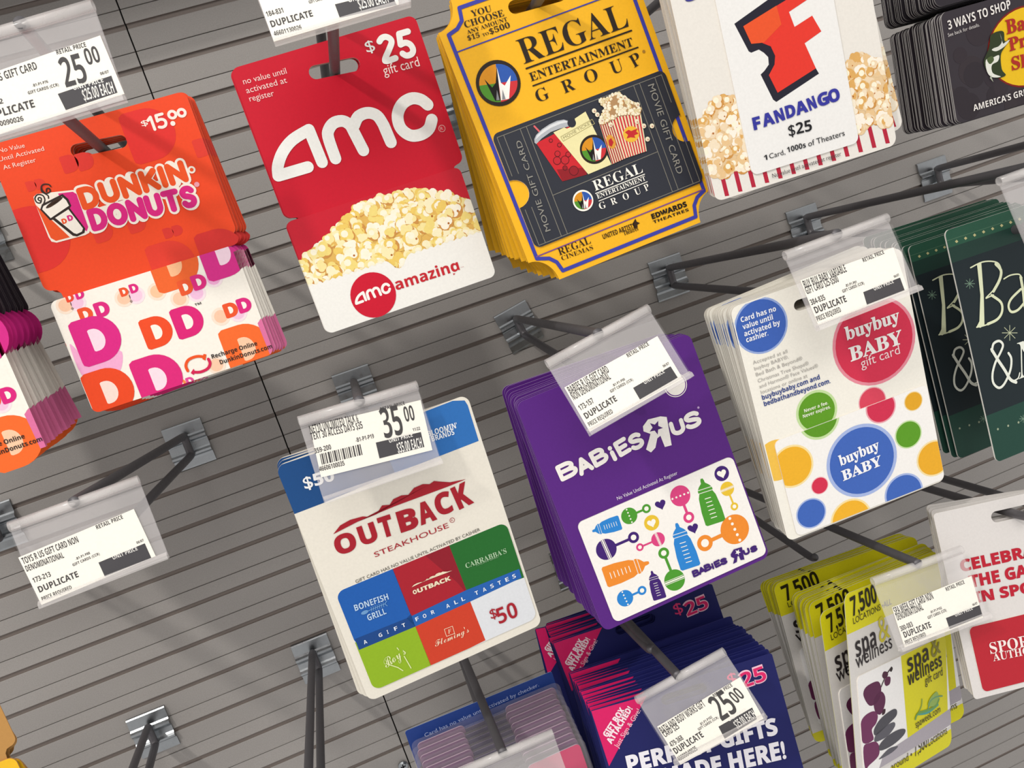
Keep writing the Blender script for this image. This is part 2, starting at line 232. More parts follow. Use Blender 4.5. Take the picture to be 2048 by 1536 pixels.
('t',2,'2A2018','ANY AMOUNT',[6.62,43.96],19.04,2.11,-1.4,'s',),('t',2,'2A2018','$15',[5.86,41.38],5.56,2.55,-3.5,'s',),('t',2,'2A2018','TO',[12.65,40.84],3,1.45,-0.3,'s',),
('t',2,'2A2018','$500',[16.07,40.67],9.7,2.9,-1,'s',),('t',2,'33210F','REGAL',[9.34,-60.72],15.88,4.08,-0.4,'S',),('t',2,'33210F','CINEMAS',[9.59,-63.25],15.53,2.45,-2.1,'S',),
('t',2,'33210F','UNITED ARTISTS',[31.18,-61.3],16.1,2.6,-1.5,'b',),('t',2,'33210F','Theatres',[40.92,-63.24],7.29,2.62,-1.4,'s',),
('p',2,'33210F',[[46.78,-62.14],[46.4,-59.85],[48.72,-57.99],[48.76,-59.53],[49.95,-60.6],[48.52,-60.97],[48.27,-62.1]],0,),('t',2,'1E1510','EDWARDS',[56.16,-61.15],17.95,2.64,-1.3,'X',),
('t',2,'1E1510','THEATRES',[55.99,-63.23],18.08,1.56,-2.1,'b',),],
  'logo': [
('t',2,'2A2018','REGAL',[25.52,23.61],52.08,13.37,-0.6,'S',),('s',2,'2A2018',0.74,[[25.79,21.56],[77.61,21.04]],0,0,),('t',2,'2A2018','ENTERTAINMENT',[25.83,15.58],50.48,4.55,-1.2,'s',),
('s',2,'2A2018',0.63,[[25.86,13.54],[77.79,13.14]],0,0,),('t',2,'2A2018','G',[25.41,5.85],5.93,6.75,1.9,'S',),('t',2,'2A2018','R',[38.22,5.5],5.64,6.81,1.5,'S',),('t',2,'2A2018','O',[49.3,6.04],6.18,6.85,-1.4,'S',),
('t',2,'2A2018','U',[62.33,5.8],5.67,6.91,0.4,'S',),('t',2,'2A2018','P',[72.78,5.16],4.83,6.96,10.1,'S',),('c',2,'A0762A',[79.74,10.52],0.71,0.71,),('c',2,'2A2018',[11.57,19.91],10.04,10.04,),
('p',3,'D68E1E',[[11.57,19.91],[13.53,27.94],[12.19,28.11],[10.83,28.09],[9.49,27.86],[8.21,27.44],[7,26.84],[5.91,26.06],[4.96,25.14],[4.17,24.08],[3.56,22.93],[3.15,21.7]],0,),
('p',3,'2C56A8',[[11.57,19.91],[20.05,18.12],[20.25,19.41],[20.24,20.7],[20.01,21.98],[19.58,23.2],[18.95,24.34],[18.13,25.37],[17.16,26.26],[16.05,27],[14.83,27.56],[13.53,27.94]],0,),
('p',3,'4F8E2C',[[11.57,19.91],[3.15,21.7],[2.94,20.42],[2.95,19.13],[3.16,17.86],[3.59,16.64],[4.21,15.5],[5.02,14.46],[5.98,13.56],[7.09,12.81],[8.3,12.24],[9.6,11.86]],0,),
('p',3,'C93238',[[11.57,19.91],[9.6,11.86],[10.95,11.67],[12.32,11.69],[13.67,11.91],[14.96,12.33],[16.18,12.94],[17.28,13.72],[18.24,14.65],[19.03,15.72],[19.64,16.88],[20.05,18.12]],0,),
('p',4,'15120F',[[6.34,23.53],[8.26,19],[10.5,20.4],[13.51,26.6],[9.66,12.59],[7.4,13.21]],0,),('p',4,'F4F1EA',[[13.51,26.6],[12.7,19.61],[13.84,17.9],[18.04,21.18],[13.55,11.94],[9.85,12.54]],0,),
('p',5,'8A8A90',[[9.82,17.38],[9.34,12.88],[7.92,13.27]],0,),('p',5,'8A8A90',[[12.27,16.71],[12.03,12.35],[10.47,12.57]],0,),],
  'plastic_card': [
('s',1,'7D7A70',0.3,[[2,-2],[83.6,-2],[83.6,-15]],0,0,),('s',1,'7D7A70',0.3,[[2,-2],[2,-20]],0,0,),('s',1,'7D7A70',0.3,[[2,-36],[2,-53],[83.6,-53],[83.6,-32]],0,0,),('s',1,'7D7A70',0.3,[[5.2,-2],[5.2,-20]],0,0,),
('s',1,'7D7A70',0.3,[[5.2,-36],[5.2,-53]],0,0,),('s',1,'7D7A70',0.3,[[80.2,-2],[80.2,-53]],0,0,),('s',1,'7D7A70',0.3,[[13.2,-2],[13.2,-53]],0,0,),('s',1,'7D7A70',0.3,[[16.2,-2],[16.2,-53]],0,0,),
('s',1,'7D7A70',0.3,[[69.5,-2],[69.5,-53]],0,0,),('s',1,'7D7A70',0.3,[[72.5,-2],[72.5,-53]],0,0,),('s',1,'7D7A70',0.3,[[16.2,-34.5],[69.5,-33.5]],0,0,),],
  'card_lettering': [
('t',2,'8F8D86','MOVIE GIFT CARD',[9.47,-48.67],42.08,3.01,87.2,'r',),('t',2,'8F8D86','MOVIE GIFT CARD',[75.74,-4.28],42.16,3.68,-91.8,'r',),],
  'card_logo': [
('t',2,'F2EFE6','REGAL',[35.26,-39.73],24.4,5.76,-0.2,'S',),('s',2,'F2EFE6',0.41,[[35.04,-40.79],[59.78,-40.81]],0,0,),('t',2,'F2EFE6','ENTERTAINMENT',[35.08,-43.39],24.41,2.58,-0.3,'s',),
('s',2,'F2EFE6',0.35,[[35.28,-44.49],[59.78,-44.44]],0,0,),('t',2,'F2EFE6','G',[34.41,-48.28],3.12,3.65,-1.9,'S',),('t',2,'F2EFE6','R',[40.37,-48.43],2.86,3.66,0.1,'S',),
('t',2,'F2EFE6','O',[46.39,-48.47],2.87,3.68,0.1,'S',),('t',2,'F2EFE6','U',[52.49,-48.36],2.92,3.69,2.1,'S',),('t',2,'F2EFE6','P',[57.52,-48.26],2.26,3.7,4.6,'S',),('c',2,'F2EFE6',[28.4,-41.65],4.8,4.8,),
('p',3,'D68E1E',[[28.4,-41.65],[29.32,-37.79],[28.68,-37.7],[28.03,-37.7],[27.4,-37.79],[26.78,-37.98],[26.21,-38.27],[25.7,-38.63],[25.25,-39.07],[24.87,-39.57],[24.59,-40.12],[24.39,-40.71]],0,),
('p',3,'2C56A8',[[28.4,-41.65],[32.43,-42.58],[32.52,-41.97],[32.51,-41.34],[32.4,-40.73],[32.19,-40.13],[31.89,-39.58],[31.5,-39.08],[31.04,-38.64],[30.51,-38.27],[29.93,-37.99],[29.32,-37.79]],0,),
('p',3,'4F8E2C',[[28.4,-41.65],[24.39,-40.71],[24.3,-41.33],[24.31,-41.95],[24.42,-42.56],[24.62,-43.16],[24.92,-43.71],[25.31,-44.22],[25.77,-44.66],[26.3,-45.03],[26.87,-45.31],[27.49,-45.51]],0,),
('p',3,'C93238',[[28.4,-41.65],[27.49,-45.51],[28.13,-45.61],[28.78,-45.61],[29.42,-45.51],[30.03,-45.32],[30.6,-45.04],[31.12,-44.67],[31.57,-44.23],[31.95,-43.73],[32.23,-43.17],[32.43,-42.58]],0,),
('p',4,'15120F',[[25.91,-39.86],[26.84,-42.06],[27.89,-41.4],[29.31,-38.44],[27.52,-45.15],[26.44,-44.84]],0,),('p',4,'F4F1EA',[[29.31,-38.44],[28.94,-41.8],[29.48,-42.64],[31.47,-41.09],[29.36,-45.5],[27.61,-45.18]],0,),
('p',5,'8A8A90',[[27.58,-42.85],[27.36,-45.01],[26.69,-44.81]],0,),('p',5,'8A8A90',[[28.75,-43.19],[28.64,-45.29],[27.9,-45.17]],0,),],
  'snack_picture': [
('p',2,'C9252E',[[17.68,-10.38],[35.39,-8.62],[34.45,-31.45],[22.71,-30.33]],0,),('p',3,'8E1B24',[[22.24,-24.49],[34.77,-28.28],[34.45,-31.45],[22.71,-30.33]],0,),
('p',3,'AFB3B9',[[17.08,-9.87],[17.53,-8.44],[19.01,-7.05],[22.35,-5.63],[26.4,-4.76],[30.21,-4.5],[33.39,-5.07],[35.09,-6.27],[35.9,-7.98],[35.2,-8.79],[30.61,-8.17],[25.67,-8.13],[20.88,-9.32],[17.51,-10.79]],0,),
('p',4,'D9DBDE',[[17.99,-8.85],[19.33,-7.34],[22.81,-6.03],[26.82,-5.26],[30.59,-5.11],[33.61,-5.62],[35.1,-6.87],[31.34,-6.32],[26.33,-6.49],[21.57,-7.58]],0,),('s',2,'D9646A',0.8,[[19.65,-3.17],[21.1,-6.46]],0,0,),
('c',4,'5A141A',[24.38,-11.67],0.92,0.92,),('c',5,'C02630',[24.38,-11.67],0.63,0.63,),('c',4,'5A141A',[27.33,-14.82],1.04,1.04,),('c',5,'C02630',[27.33,-14.82],0.75,0.75,),('c',4,'5A141A',[25.08,-18.13],1.38,1.38,),
('c',5,'C02630',[25.08,-18.13],1.1,1.1,),('c',4,'5A141A',[29.58,-20.1],1.27,1.27,),('c',5,'C02630',[29.58,-20.1],0.98,0.98,),('c',4,'5A141A',[23.79,-20.91],1.85,1.85,),('c',5,'C02630',[23.79,-20.91],1.56,1.56,),
('c',4,'5A141A',[27.3,-21.92],1.97,1.97,),('c',5,'C02630',[27.3,-21.92],1.68,1.68,),('c',4,'5A141A',[26,-25.18],1.16,1.16,),('c',5,'921C26',[26,-25.18],0.87,0.87,),('c',4,'5A141A',[29.35,-27.74],2.21,2.21,),
('c',5,'921C26',[29.35,-27.74],1.92,1.92,),('p',5,'E7DFA8',[[26.8,-8.72],[32.27,-8.37],[33.25,-9.32],[36.1,-9.18],[37.98,-8.39],[38.26,-6.43],[44.1,-5.19],[46.81,-31.27],[35.04,-31.55]],0,),
('c',6,'2B2E38',[36.24,-7.75],1.97,1.97,),('s',7,'B5AB78',0.23,[[29.21,-11.67],[45.68,-9.42],[46.06,-11.63],[29.58,-13.87]],1,0,),('t',7,'9A9268','MOVIE TICKET',[30.32,-13.26],15.18,1.5,8.3,'r',),
('c',6,'2A2018',[41.58,-22.16],6.55,6.55,),
('p',7,'D68E1E',[[41.58,-22.16],[42.81,-16.94],[41.93,-16.81],[41.05,-16.81],[40.18,-16.95],[39.35,-17.21],[38.57,-17.6],[37.86,-18.1],[37.25,-18.69],[36.74,-19.38],[36.35,-20.13],[36.09,-20.93]],0,),
('p',7,'2C56A8',[[41.58,-22.16],[47.09,-23.39],[47.21,-22.56],[47.2,-21.71],[47.04,-20.88],[46.75,-20.08],[46.34,-19.33],[45.8,-18.65],[45.17,-18.06],[44.44,-17.57],[43.65,-17.19],[42.81,-16.94]],0,),
('p',7,'4F8E2C',[[41.58,-22.16],[36.09,-20.93],[35.97,-21.76],[35.98,-22.6],[36.13,-23.43],[36.42,-24.23],[36.83,-24.98],[37.36,-25.66],[37.99,-26.26],[38.72,-26.75],[39.51,-27.13],[40.35,-27.39]],0,),
('p',7,'C93238',[[41.58,-22.16],[40.35,-27.39],[41.23,-27.52],[42.12,-27.52],[42.99,-27.39],[43.83,-27.12],[44.61,-26.74],[45.32,-26.24],[45.93,-25.64],[46.44,-24.95],[46.83,-24.2],[47.09,-23.39]],0,),
('p',8,'15120F',[[38.16,-19.76],[39.44,-22.73],[40.88,-21.83],[42.8,-17.81],[40.39,-26.91],[38.91,-26.5]],0,),('p',8,'F4F1EA',[[42.8,-17.81],[42.32,-22.37],[43.06,-23.49],[45.77,-21.38],[42.91,-27.37],[40.51,-26.95]],0,),
('p',9,'8A8A90',[[40.46,-23.8],[40.17,-26.72],[39.25,-26.46]],0,),('p',9,'8A8A90',[[42.06,-24.25],[41.93,-27.09],[40.91,-26.93]],0,),
('p',11,'E6D9B4',[[48.08,-12.07],[53.08,-12.11],[68.24,-13.75],[64.49,-31.52],[54.19,-31.01],[46.97,-31.33]],0,),('p',12,'A8383C',[[48.21,-12.04],[48.78,-11.93],[47.69,-31.3],[47.1,-31.32]],0,),
('p',12,'A8383C',[[49.28,-11.84],[49.86,-11.73],[48.78,-31.26],[48.19,-31.28]],0,),('p',12,'A8383C',[[50.35,-11.64],[50.93,-11.53],[49.88,-31.21],[49.29,-31.24]],0,),
('p',12,'A8383C',[[51.43,-11.44],[52.01,-11.33],[50.97,-31.17],[50.38,-31.19]],0,),('p',12,'A8383C',[[52.5,-11.24],[53.08,-11.13],[52.06,-31.13],[51.47,-31.15]],0,),
('p',12,'A8383C',[[53.58,-11.03],[54.16,-10.93],[53.16,-31.08],[52.57,-31.11]],0,),('p',12,'C9303A',[[54.93,-10.98],[55.67,-11.14],[54.4,-30.99],[53.81,-30.96]],0,),
('p',12,'C9303A',[[56.42,-11.29],[57.15,-11.45],[55.6,-31.05],[55.01,-31.02]],0,),('p',12,'C9303A',[[57.91,-11.6],[58.64,-11.76],[56.79,-31.12],[56.2,-31.08]],0,),
('p',12,'C9303A',[[59.4,-11.91],[60.14,-12.07],[57.99,-31.18],[57.4,-31.15]],0,),('p',12,'C9303A',[[60.89,-12.22],[61.63,-12.38],[59.19,-31.24],[58.6,-31.21]],0,),
('p',12,'C9303A',[[62.38,-12.53],[63.12,-12.69],[60.39,-31.31],[59.79,-31.27]],0,),('p',12,'C9303A',[[63.88,-12.85],[64.62,-13],[61.59,-31.37],[60.99,-31.34]],0,),
('p',12,'C9303A',[[65.38,-13.16],[66.12,-13.31],[62.79,-31.43],[62.19,-31.4]],0,),('p',12,'C9303A',[[66.87,-13.47],[67.62,-13.62],[63.99,-31.5],[63.4,-31.47]],0,),('c',13,'E8B53A',[60.3,-21.89],3.79,3.55,),
('p',14,'C22A2E',[[57.84,-20.09],[59.91,-19.66],[60.81,-20.58],[63.99,-20.55],[62.93,-21.66],[63.73,-22.85],[61.48,-22.92],[61.63,-24.17],[59.51,-23.09],[57.64,-23],[58.81,-21.64]],0,),
('c',13,'D89A3A',[50.23,-21.77],2,3.23,),('p',14,'B5262C',[[49.33,-20.84],[50.84,-20.21],[51.23,-22.44],[49.68,-23.96],[48.79,-23.03]],0,),
('corn',15,[[48.56,-11.65],[51.36,-8.52],[53.75,-6.43],[52.16,-4.09],[52.23,-2.35],[54.77,-3.85],[57.78,-2.57],[60.84,-2.79],[62.54,-4.87],[64.49,-7.94],[67.41,-10.18],[68.06,-13.39],[66.34,-14.55],[60.45,-11.82],[54.11,-11.89],[50,-12.77]],55,0.7,1.17,2,4,),
('c',18,'E9E0C4',[47.83,-6.36],1.05,1.05,),('c',18.3,'C79A84',[47.96,-6.65],0.41,0.41,),('c',18,'E9E0C4',[48.58,-8.41],1.05,1.05,),('c',18.3,'C79A84',[48.72,-8.69],0.41,0.41,),('c',18,'E9E0C4',[63.17,-5.69],1.06,1.06,),
('c',18.3,'C79A84',[63.31,-5.98],0.41,0.41,),('c',18,'E9E0C4',[67.87,-10.64],1.06,1.06,),('c',18.3,'C79A84',[68.01,-10.93],0.41,0.41,),('c',18,'E9E0C4',[66.71,-26.64],1.07,1.07,),
('c',18.3,'C79A84',[66.85,-26.93],0.42,0.42,),('c',18,'E9E0C4',[70.81,-21.85],1.07,1.07,),('c',18.3,'C79A84',[70.95,-22.14],0.42,0.42,),('c',18,'E9E0C4',[67.19,-20.52],1.07,1.07,),
('c',18.3,'C79A84',[67.33,-20.82],0.42,0.42,),('c',18,'E9E0C4',[52.71,-14.65],1.06,1.06,),('c',18.3,'C79A84',[52.85,-14.94],0.41,0.41,),('c',18,'E9E0C4',[64.84,-17.58],1.06,1.06,),
('c',18.3,'C79A84',[64.98,-17.87],0.41,0.41,),('c',18,'E9E0C4',[49.58,-11.43],1.05,1.05,),('c',18.3,'C79A84',[49.72,-11.72],0.41,0.41,),],
 },
 'fandango': {
  'backer': [
('p',1,'B2243C',[[-21.39,13.25],[-19.45,12.98],[-19.03,-5.47],[-20.99,-5.18]],0,),('p',1,'B2243C',[[-14.85,13.35],[-12.91,13.07],[-12.41,-5.41],[-14.38,-5.12]],0,),
('p',1,'B2243C',[[-8.29,13.45],[-6.33,13.17],[-5.75,-5.35],[-7.74,-5.06]],0,),('p',1,'B2243C',[[-1.7,13.55],[0.27,13.27],[0.93,-5.29],[-1.06,-5]],0,),
('p',1,'B2243C',[[4.92,13.65],[6.9,13.37],[7.65,-5.23],[5.64,-4.94]],0,),('p',1,'B2243C',[[11.57,13.75],[13.56,13.47],[14.39,-5.17],[12.38,-4.88]],0,),
('p',1,'B2243C',[[18.25,13.85],[20.25,13.58],[21.16,-5.11],[19.14,-4.81]],0,),('p',1,'B2243C',[[24.96,13.95],[26.97,13.68],[27.97,-5.05],[25.94,-4.75]],0,),
('p',1,'B2243C',[[31.71,14.06],[33.72,13.78],[34.81,-4.99],[32.76,-4.69]],0,),('p',1,'B2243C',[[38.48,14.16],[40.51,13.88],[41.67,-4.93],[39.62,-4.63]],0,),
('p',1,'B2243C',[[45.28,14.26],[47.32,13.99],[48.57,-4.86],[46.51,-4.57]],0,),('p',1,'B2243C',[[52.11,14.37],[54.16,14.09],[55.5,-4.8],[53.43,-4.51]],0,),
('p',1,'B2243C',[[58.97,14.47],[61.03,14.19],[62.46,-4.74],[60.38,-4.44]],0,),('p',1,'B2243C',[[65.86,14.58],[67.94,14.3],[69.46,-4.68],[67.36,-4.38]],0,),
('corn',2,[[-18.25,27.27],[-15.27,30.81],[-12.64,31.73],[-12.43,33.85],[-7.45,35.75],[-2.46,33.86],[0.15,32.07],[0.89,17],[0.18,6],[-2.24,3.59],[-5.16,6.96],[-8.74,7.42],[-12.98,3.84],[-15.12,6.43],[-18.71,8.01]],46,1.9,3.32,1,451,),
('corn',2,[[54.7,32.31],[56.64,35.65],[61.31,36.9],[63.45,34.97],[68.58,31.98],[72.42,28.76],[74.05,27.22],[75.38,13.98],[72.39,8.56],[68.98,4.36],[66.33,7.37],[59.38,8.14],[54.85,4.84],[54.18,7.87],[53.92,19.2]],52,1.9,3.32,1,1622,),
('t',20,'3C3A3E','No value until activated at register',[9.31,-3.71],34.88,2.33,0.6,'r',),],
  'logo': [
('t',2,'3A3A8C','GO',[-13.08,78.01],11.79,3.96,2,'b',),],
  'plastic_card': [

('p',1,'232230',[[6.27,64.37],[30.25,72.22],[48.78,75.24],[48.31,67.26],[26.03,62.81],[28.35,56.94],[22.98,49.26],[23.01,38.47],[39.53,37.11],[40.67,34.25],[18.17,27.86],[16.92,29.18],[13.48,40.99],[15.56,42.06],[18.15,44.07],[18.55,47.19],[16.95,49.48],[14.95,51.33],[11.23,50.96],[10.21,51.76]],0,),
('p',2,'E0382C',[[9.99,62.39],[48.1,72.02],[51.86,63.75],[41.86,65.7],[32.1,62.86],[33.37,56.2],[42.49,58.68],[45.41,51.27],[36.59,48.43],[39.66,36.81],[19.6,31.48],[17.17,39.74],[20.74,43.39],[21.83,46.88],[20.68,51.19],[16.72,53.8],[12.05,54.47]],0,),
('p',3,'E4542A',[[9.99,62.39],[26.92,66.78],[27.54,58.73],[17.87,53.51],[12.05,54.47]],0,),],
  'card_lettering': [
('t',1,'35379A','F',[5.06,19.07],3.68,5.9,-1.1,'X',),('t',1,'35379A','A',[9.7,19.12],5.93,5.92,1.9,'X',),('t',1,'35379A','N',[16.21,19.16],4.47,5.96,5.7,'X',),('t',1,'35379A','D',[21.42,19.67],4.76,5.98,1.1,'X',),
('t',1,'35379A','A',[26.29,19.73],6.02,6,2.9,'X',),('t',1,'35379A','N',[32.92,19.98],3.95,6.03,8.9,'X',),('t',1,'35379A','G',[37.59,20.38],5.56,6.06,3.4,'X',),('t',1,'35379A','O',[43.09,20.45],5.61,6.08,4.5,'X',),
('t',1,'1C1C20','$25',[20.82,11.9],11.51,5.64,-2.7,'b',),('t',1,'26262A','1',[6.9,4.94],1.61,2.56,-2.1,'b',),('t',1,'26262A','Card,',[9.57,4.92],7.8,2.68,-0.8,'r',),('t',1,'26262A','1000s',[18.58,5.2],9.21,2.7,-1.3,'b',),
('t',1,'26262A','of Theaters',[29.04,4.92],18.44,2.98,-0.1,'r',),],
 },
 'bass': {
  'plastic_card': [
('c',1,'362F34',[11.99,-30.52],7.06,7.06,),('c',1.02,'342D33',[25.47,-35.44],7.13,7.13,),('c',1.04,'322B32',[25.39,-34.16],7.47,7.47,),('c',1.06,'302A30',[23.52,-45.73],5.08,5.08,),
('c',1.08,'322B32',[50.55,-27.06],7.06,7.06,),('c',1.1,'342D33',[27.27,-42.66],4.12,4.12,),('c',1.12,'342D33',[57.46,-20.86],6.88,6.88,),('c',1.14,'302A30',[13.46,-33],6.27,6.27,),
('c',1.16,'302A30',[53.11,-34.54],7.5,7.5,),('c',1.18,'342D33',[7.25,-21.93],3.92,3.92,),('c',1.2,'302A30',[7.83,-47.15],6.57,6.57,),('c',1.22,'302A30',[49.02,-34.62],5.87,5.87,),
('c',1.24,'322B32',[30.14,-29.36],7.11,7.11,),('c',1.26,'362F34',[35.42,-52.74],7.6,7.6,),('c',1.28,'362F34',[39.78,-21.56],7.37,7.37,),('c',1.3,'322B32',[51.04,-41.38],6.15,6.15,),
('c',1.32,'342D33',[57.91,-30.34],3.79,3.79,),('c',1.34,'342D33',[45.31,-57.92],4.98,4.98,),('c',1.36,'342D33',[-0.38,-42.14],4.57,4.57,),('c',1.38,'342D33',[40.96,-51.76],6.03,6.03,),
('c',1.4,'362F34',[43.73,-31.49],5.74,5.74,),('c',1.42,'322B32',[53.88,-29.85],7.62,7.62,),('c',1.44,'342D33',[19.31,-13.03],7.16,7.16,),('c',1.46,'362F34',[56.76,-31.09],4.17,4.17,),
('c',1.48,'362F34',[-1.56,-40.61],4.83,4.83,),('c',1.5,'302A30',[4,-41.79],5.25,5.25,),('c',2,'7A1E1A',[44.79,-26.77],22.55,19.59,),('c',3,'E3B91C',[44.79,-26.77],21.78,18.71,),],
  'card_lettering': [
('t',4,'E4E0DC','3 WAYS TO SHOP',[2.79,-8.53],35.94,4.9,2.7,'b',),('t',4,'C9C4C2','See back for details.',[1.92,-11.81],18.04,2.01,2.6,'r',),('t',4,'E4E0DC',"AMERICA'S GREAT OUTDOORS",[9.75,-50.12],61.54,3.56,0.3,'b',),],
  'card_logo': [
('t',5,'A82A22','Bass',[34.22,-18.33],19.17,8.04,-0.8,'B',),('t',5,'A82A22','Pro',[34.59,-26.71],14.65,7.51,1.3,'B',),('t',5,'A82A22','Shops',[34.53,-36.05],24.93,7.55,-1.8,'B',),
('p',6,'2F3A22',[[25.28,-16.63],[30.01,-15.85],[32.71,-16.99],[32.57,-21.33],[35.79,-21.14],[32.11,-24.14],[29.26,-27.35],[28.73,-34.1],[30.49,-37.52],[25.78,-37.81],[22.6,-36.02],[19.83,-31.87],[19.36,-27.83],[22.36,-23.69],[24.1,-20.23]],1,),
('p',7,'D5D6CC',[[30.41,-16.91],[30.91,-20.92],[28.85,-22.85],[25.92,-23.11],[24.66,-23.77],[27.35,-24.92],[32.19,-23.67],[35.47,-21.31],[32.77,-21.87],[31.31,-21.99]],1,),
('p',7,'DCDDD4',[[20.54,-27.64],[24.03,-27.52],[28.15,-27.08],[27.12,-29.77],[23.47,-30.82],[23.39,-34.74],[27.58,-37.52],[22.52,-36.49],[20.22,-32.95]],1,),
('p',7,'A9AE9C',[[22.12,-35.4],[22.96,-39.08],[21.33,-36.68]],0,),('p',8,'4A5A34',[[21.18,-27.31],[24.18,-26.58],[24.98,-28.74],[22.44,-30.07]],1,),],
 },
 'bbb': {
  'backer': [
('c',1,'93A9DC',[7.91,59],13.8,13.8,),('c',2,'3D62B6',[7.91,59],12.83,12.83,),('c',1,'E58C9C',[62.95,31.29],22.49,22.49,),('c',2,'D2324F',[62.95,31.29],20.9,20.9,),('c',1,'E9A3AE',[55.51,1.39],7.56,7.56,),
('c',2,'D8455C',[55.51,1.39],7.03,7.03,),('c',1,'C2DDA0',[25.63,7.01],11.09,11.09,),('c',2,'5E9A22',[25.63,7.01],9.79,9.79,),('c',1,'EFC04E',[-0.61,-10.09],10.91,10.91,),],
  'lettering': [
('t',3,'EEF1F8','Card has no',[-1.41,64.01],18.4,2.95,-1.5,'x',),('t',3,'EEF1F8','value until',[-1.35,60.33],15.84,2.96,-0.9,'x',),('t',3,'EEF1F8','activated by',[-1.45,56.83],18.89,2.97,-1.6,'x',),
('t',3,'EEF1F8','cashier.',[-1.2,53.63],11.5,2.97,-1.6,'x',),('t',3,'A9A6A2','Accepted at all',[-0.69,41.9],18.39,2.22,-1.2,'r',),('t',3,'A9A6A2','buybuy BABY®.',[-0.67,38.79],18.32,2.22,-0.7,'r',),
('t',3,'A9A6A2','Bed Bath & Beyond®',[-0.59,35.59],24.98,2.23,-0.3,'r',),('t',3,'A9A6A2','Christmas Tree Shops®',[-0.43,32.21],27.38,2.24,-0.7,'r',),
('t',3,'A9A6A2','and Harmon® Face Values®',[-0.37,29.19],31.76,2.24,-0.4,'r',),('t',3,'A9A6A2','locations or online at',[-0.26,26.13],25.13,2.25,-0.4,'r',),
('t',3,'2F4488','buybuybaby.com and',[-0.37,22.95],31.35,2.78,-0.4,'x',),('t',3,'2F4488','bedbathandbeyond.com.',[-0.2,19.51],36.17,2.79,-1,'x',),('t',3,'E6EFD4','Never a fee.',[19.15,8.88],13.11,2.03,-1,'x',),
('t',3,'E6EFD4','Never expires.',[17.86,6.35],15.22,2.04,-0.7,'x',),],
  'logo': [
('t',3,'F3EFEC','buybuy',[48.66,37.05],29.71,8,-0.5,'B',),('t',3,'F3EFEC','BABY',[48.57,25.74],29.2,8.55,-0.8,'B',),('t',3,'F3D5D8','gift card',[53.33,20.52],21.71,5.85,0.2,'r',),],
  'plastic_card': [
('cc',1,'A5B7E4',[43.01,-26.95],19.61,),('cc',2,'4066BA',[43.01,-26.95],17.84,),('cc',1,'E9A0AC',[58.83,-2.97],8.31,),('cc',2,'CF3050',[58.83,-2.97],7.56,),('cc',1,'F0D79C',[76.71,-6.13],5.13,),
('cc',2,'E0A526',[76.71,-6.13],4.67,),('cc',1,'C4DFA6',[70.53,-22.5],7.55,),('cc',2,'5B9A24',[70.53,-22.5],6.87,),('cc',1,'F6DFA0',[6.32,-15.94],11.36,),('cc',2,'EDB22C',[6.32,-15.94],10.34,),
('cc',1,'EFB0B8',[18.02,-31.42],4.69,),('cc',2,'D3304F',[18.02,-31.42],4.27,),('cc',1,'A5B7E4',[10.17,-44.4],8.24,),('cc',2,'3F66BA',[10.17,-44.4],7.5,),('cc',1,'F6DFA0',[30.47,-56.24],11.53,),
('cc',2,'EFB32C',[30.47,-56.24],10.49,),('cc',1,'A5B7E4',[61.73,-53.17],11,),('cc',2,'3F66BA',[61.73,-53.17],10.01,),('cc',1,'F4DFA6',[81.87,-40.51],9.92,),('cc',2,'E9AC2A',[81.87,-40.51],9.03,),
('cc',1,'C2DDA0',[25.54,3.6],11.2,),('cc',2,'5B9622',[25.54,3.6],9.88,),],
  'card_logo': [
('t',3,'F1F3F8','buybuy',[30.94,-25.13],22.69,6.89,2.3,'B',),('t',3,'F1F3F8','BABY',[30.6,-33.62],22.59,6.72,1.5,'B',),],
 },
 'outback': {
  'backer': [
('p',1,'1D4C85',[[-4.05,64.75],[-1.39,65.82],[12.11,65.27],[39.18,64.09],[41.51,65.65],[48.58,65.37],[44.01,43.25],[9.66,42.26],[-4.26,42.35]],0,),
('p',1.2,'2F6FB8',[[42.56,65.24],[79.77,65.56],[85.09,63.72],[85.79,61.06],[85.47,42.96],[43.92,42.97]],0,),],
  'lettering': [
('t',3,'F0F1F2','$50',[4.24,51.45],13.66,6.45,-4,'Bc',),('t',3,'E8EEF4',"BLOOMIN'",[63.79,53.76],14.18,3.05,-3.9,'x',),('t',3,'E8EEF4','BRANDS',[64.68,50.87],11.01,3.06,-3.3,'x',),
('t',1,'55524C','GIFT CARD HAS NO VALUE UNTIL ACTIVATED BY CASHIER',[10.15,0.25],62.45,1.9,0.5,'r',),],
  'logo': [

('p',1,'A51E2C',[[8.54,26.74],[12.76,29.43],[17.78,30.17],[23.52,29.46],[25.32,28.56],[28.24,28.28],[29.66,28],[33.4,30.95],[36.69,29.88],[39.16,31.76],[43.22,32],[46.28,31.04],[49.77,33.15],[54.14,33.29],[57.14,32.04],[59.54,32.68],[62.19,31.26],[66.52,29.15],[73.97,27.71],[64.74,27.59],[38.9,28.3],[20.61,27.99]],0,),
('t',1,'A51E2C','O',[6.94,16.39],9.77,10.12,-2.3,'X',),('t',1,'A51E2C','U',[18.67,16.44],8.11,10.27,-1.9,'X',),('t',1,'A51E2C','T',[28.3,16.17],6.31,11.1,-4,'X',),('t',1,'A51E2C','B',[37.21,15.26],9.12,11.36,-4,'X',),
('t',1,'A51E2C','A',[47.04,14.97],8.1,11.5,-1.2,'X',),('t',1,'A51E2C','C',[56.08,15.73],8.18,11.62,-1.1,'X',),('t',1,'A51E2C','K',[66.31,15.03],7.93,12.58,4.8,'X',),
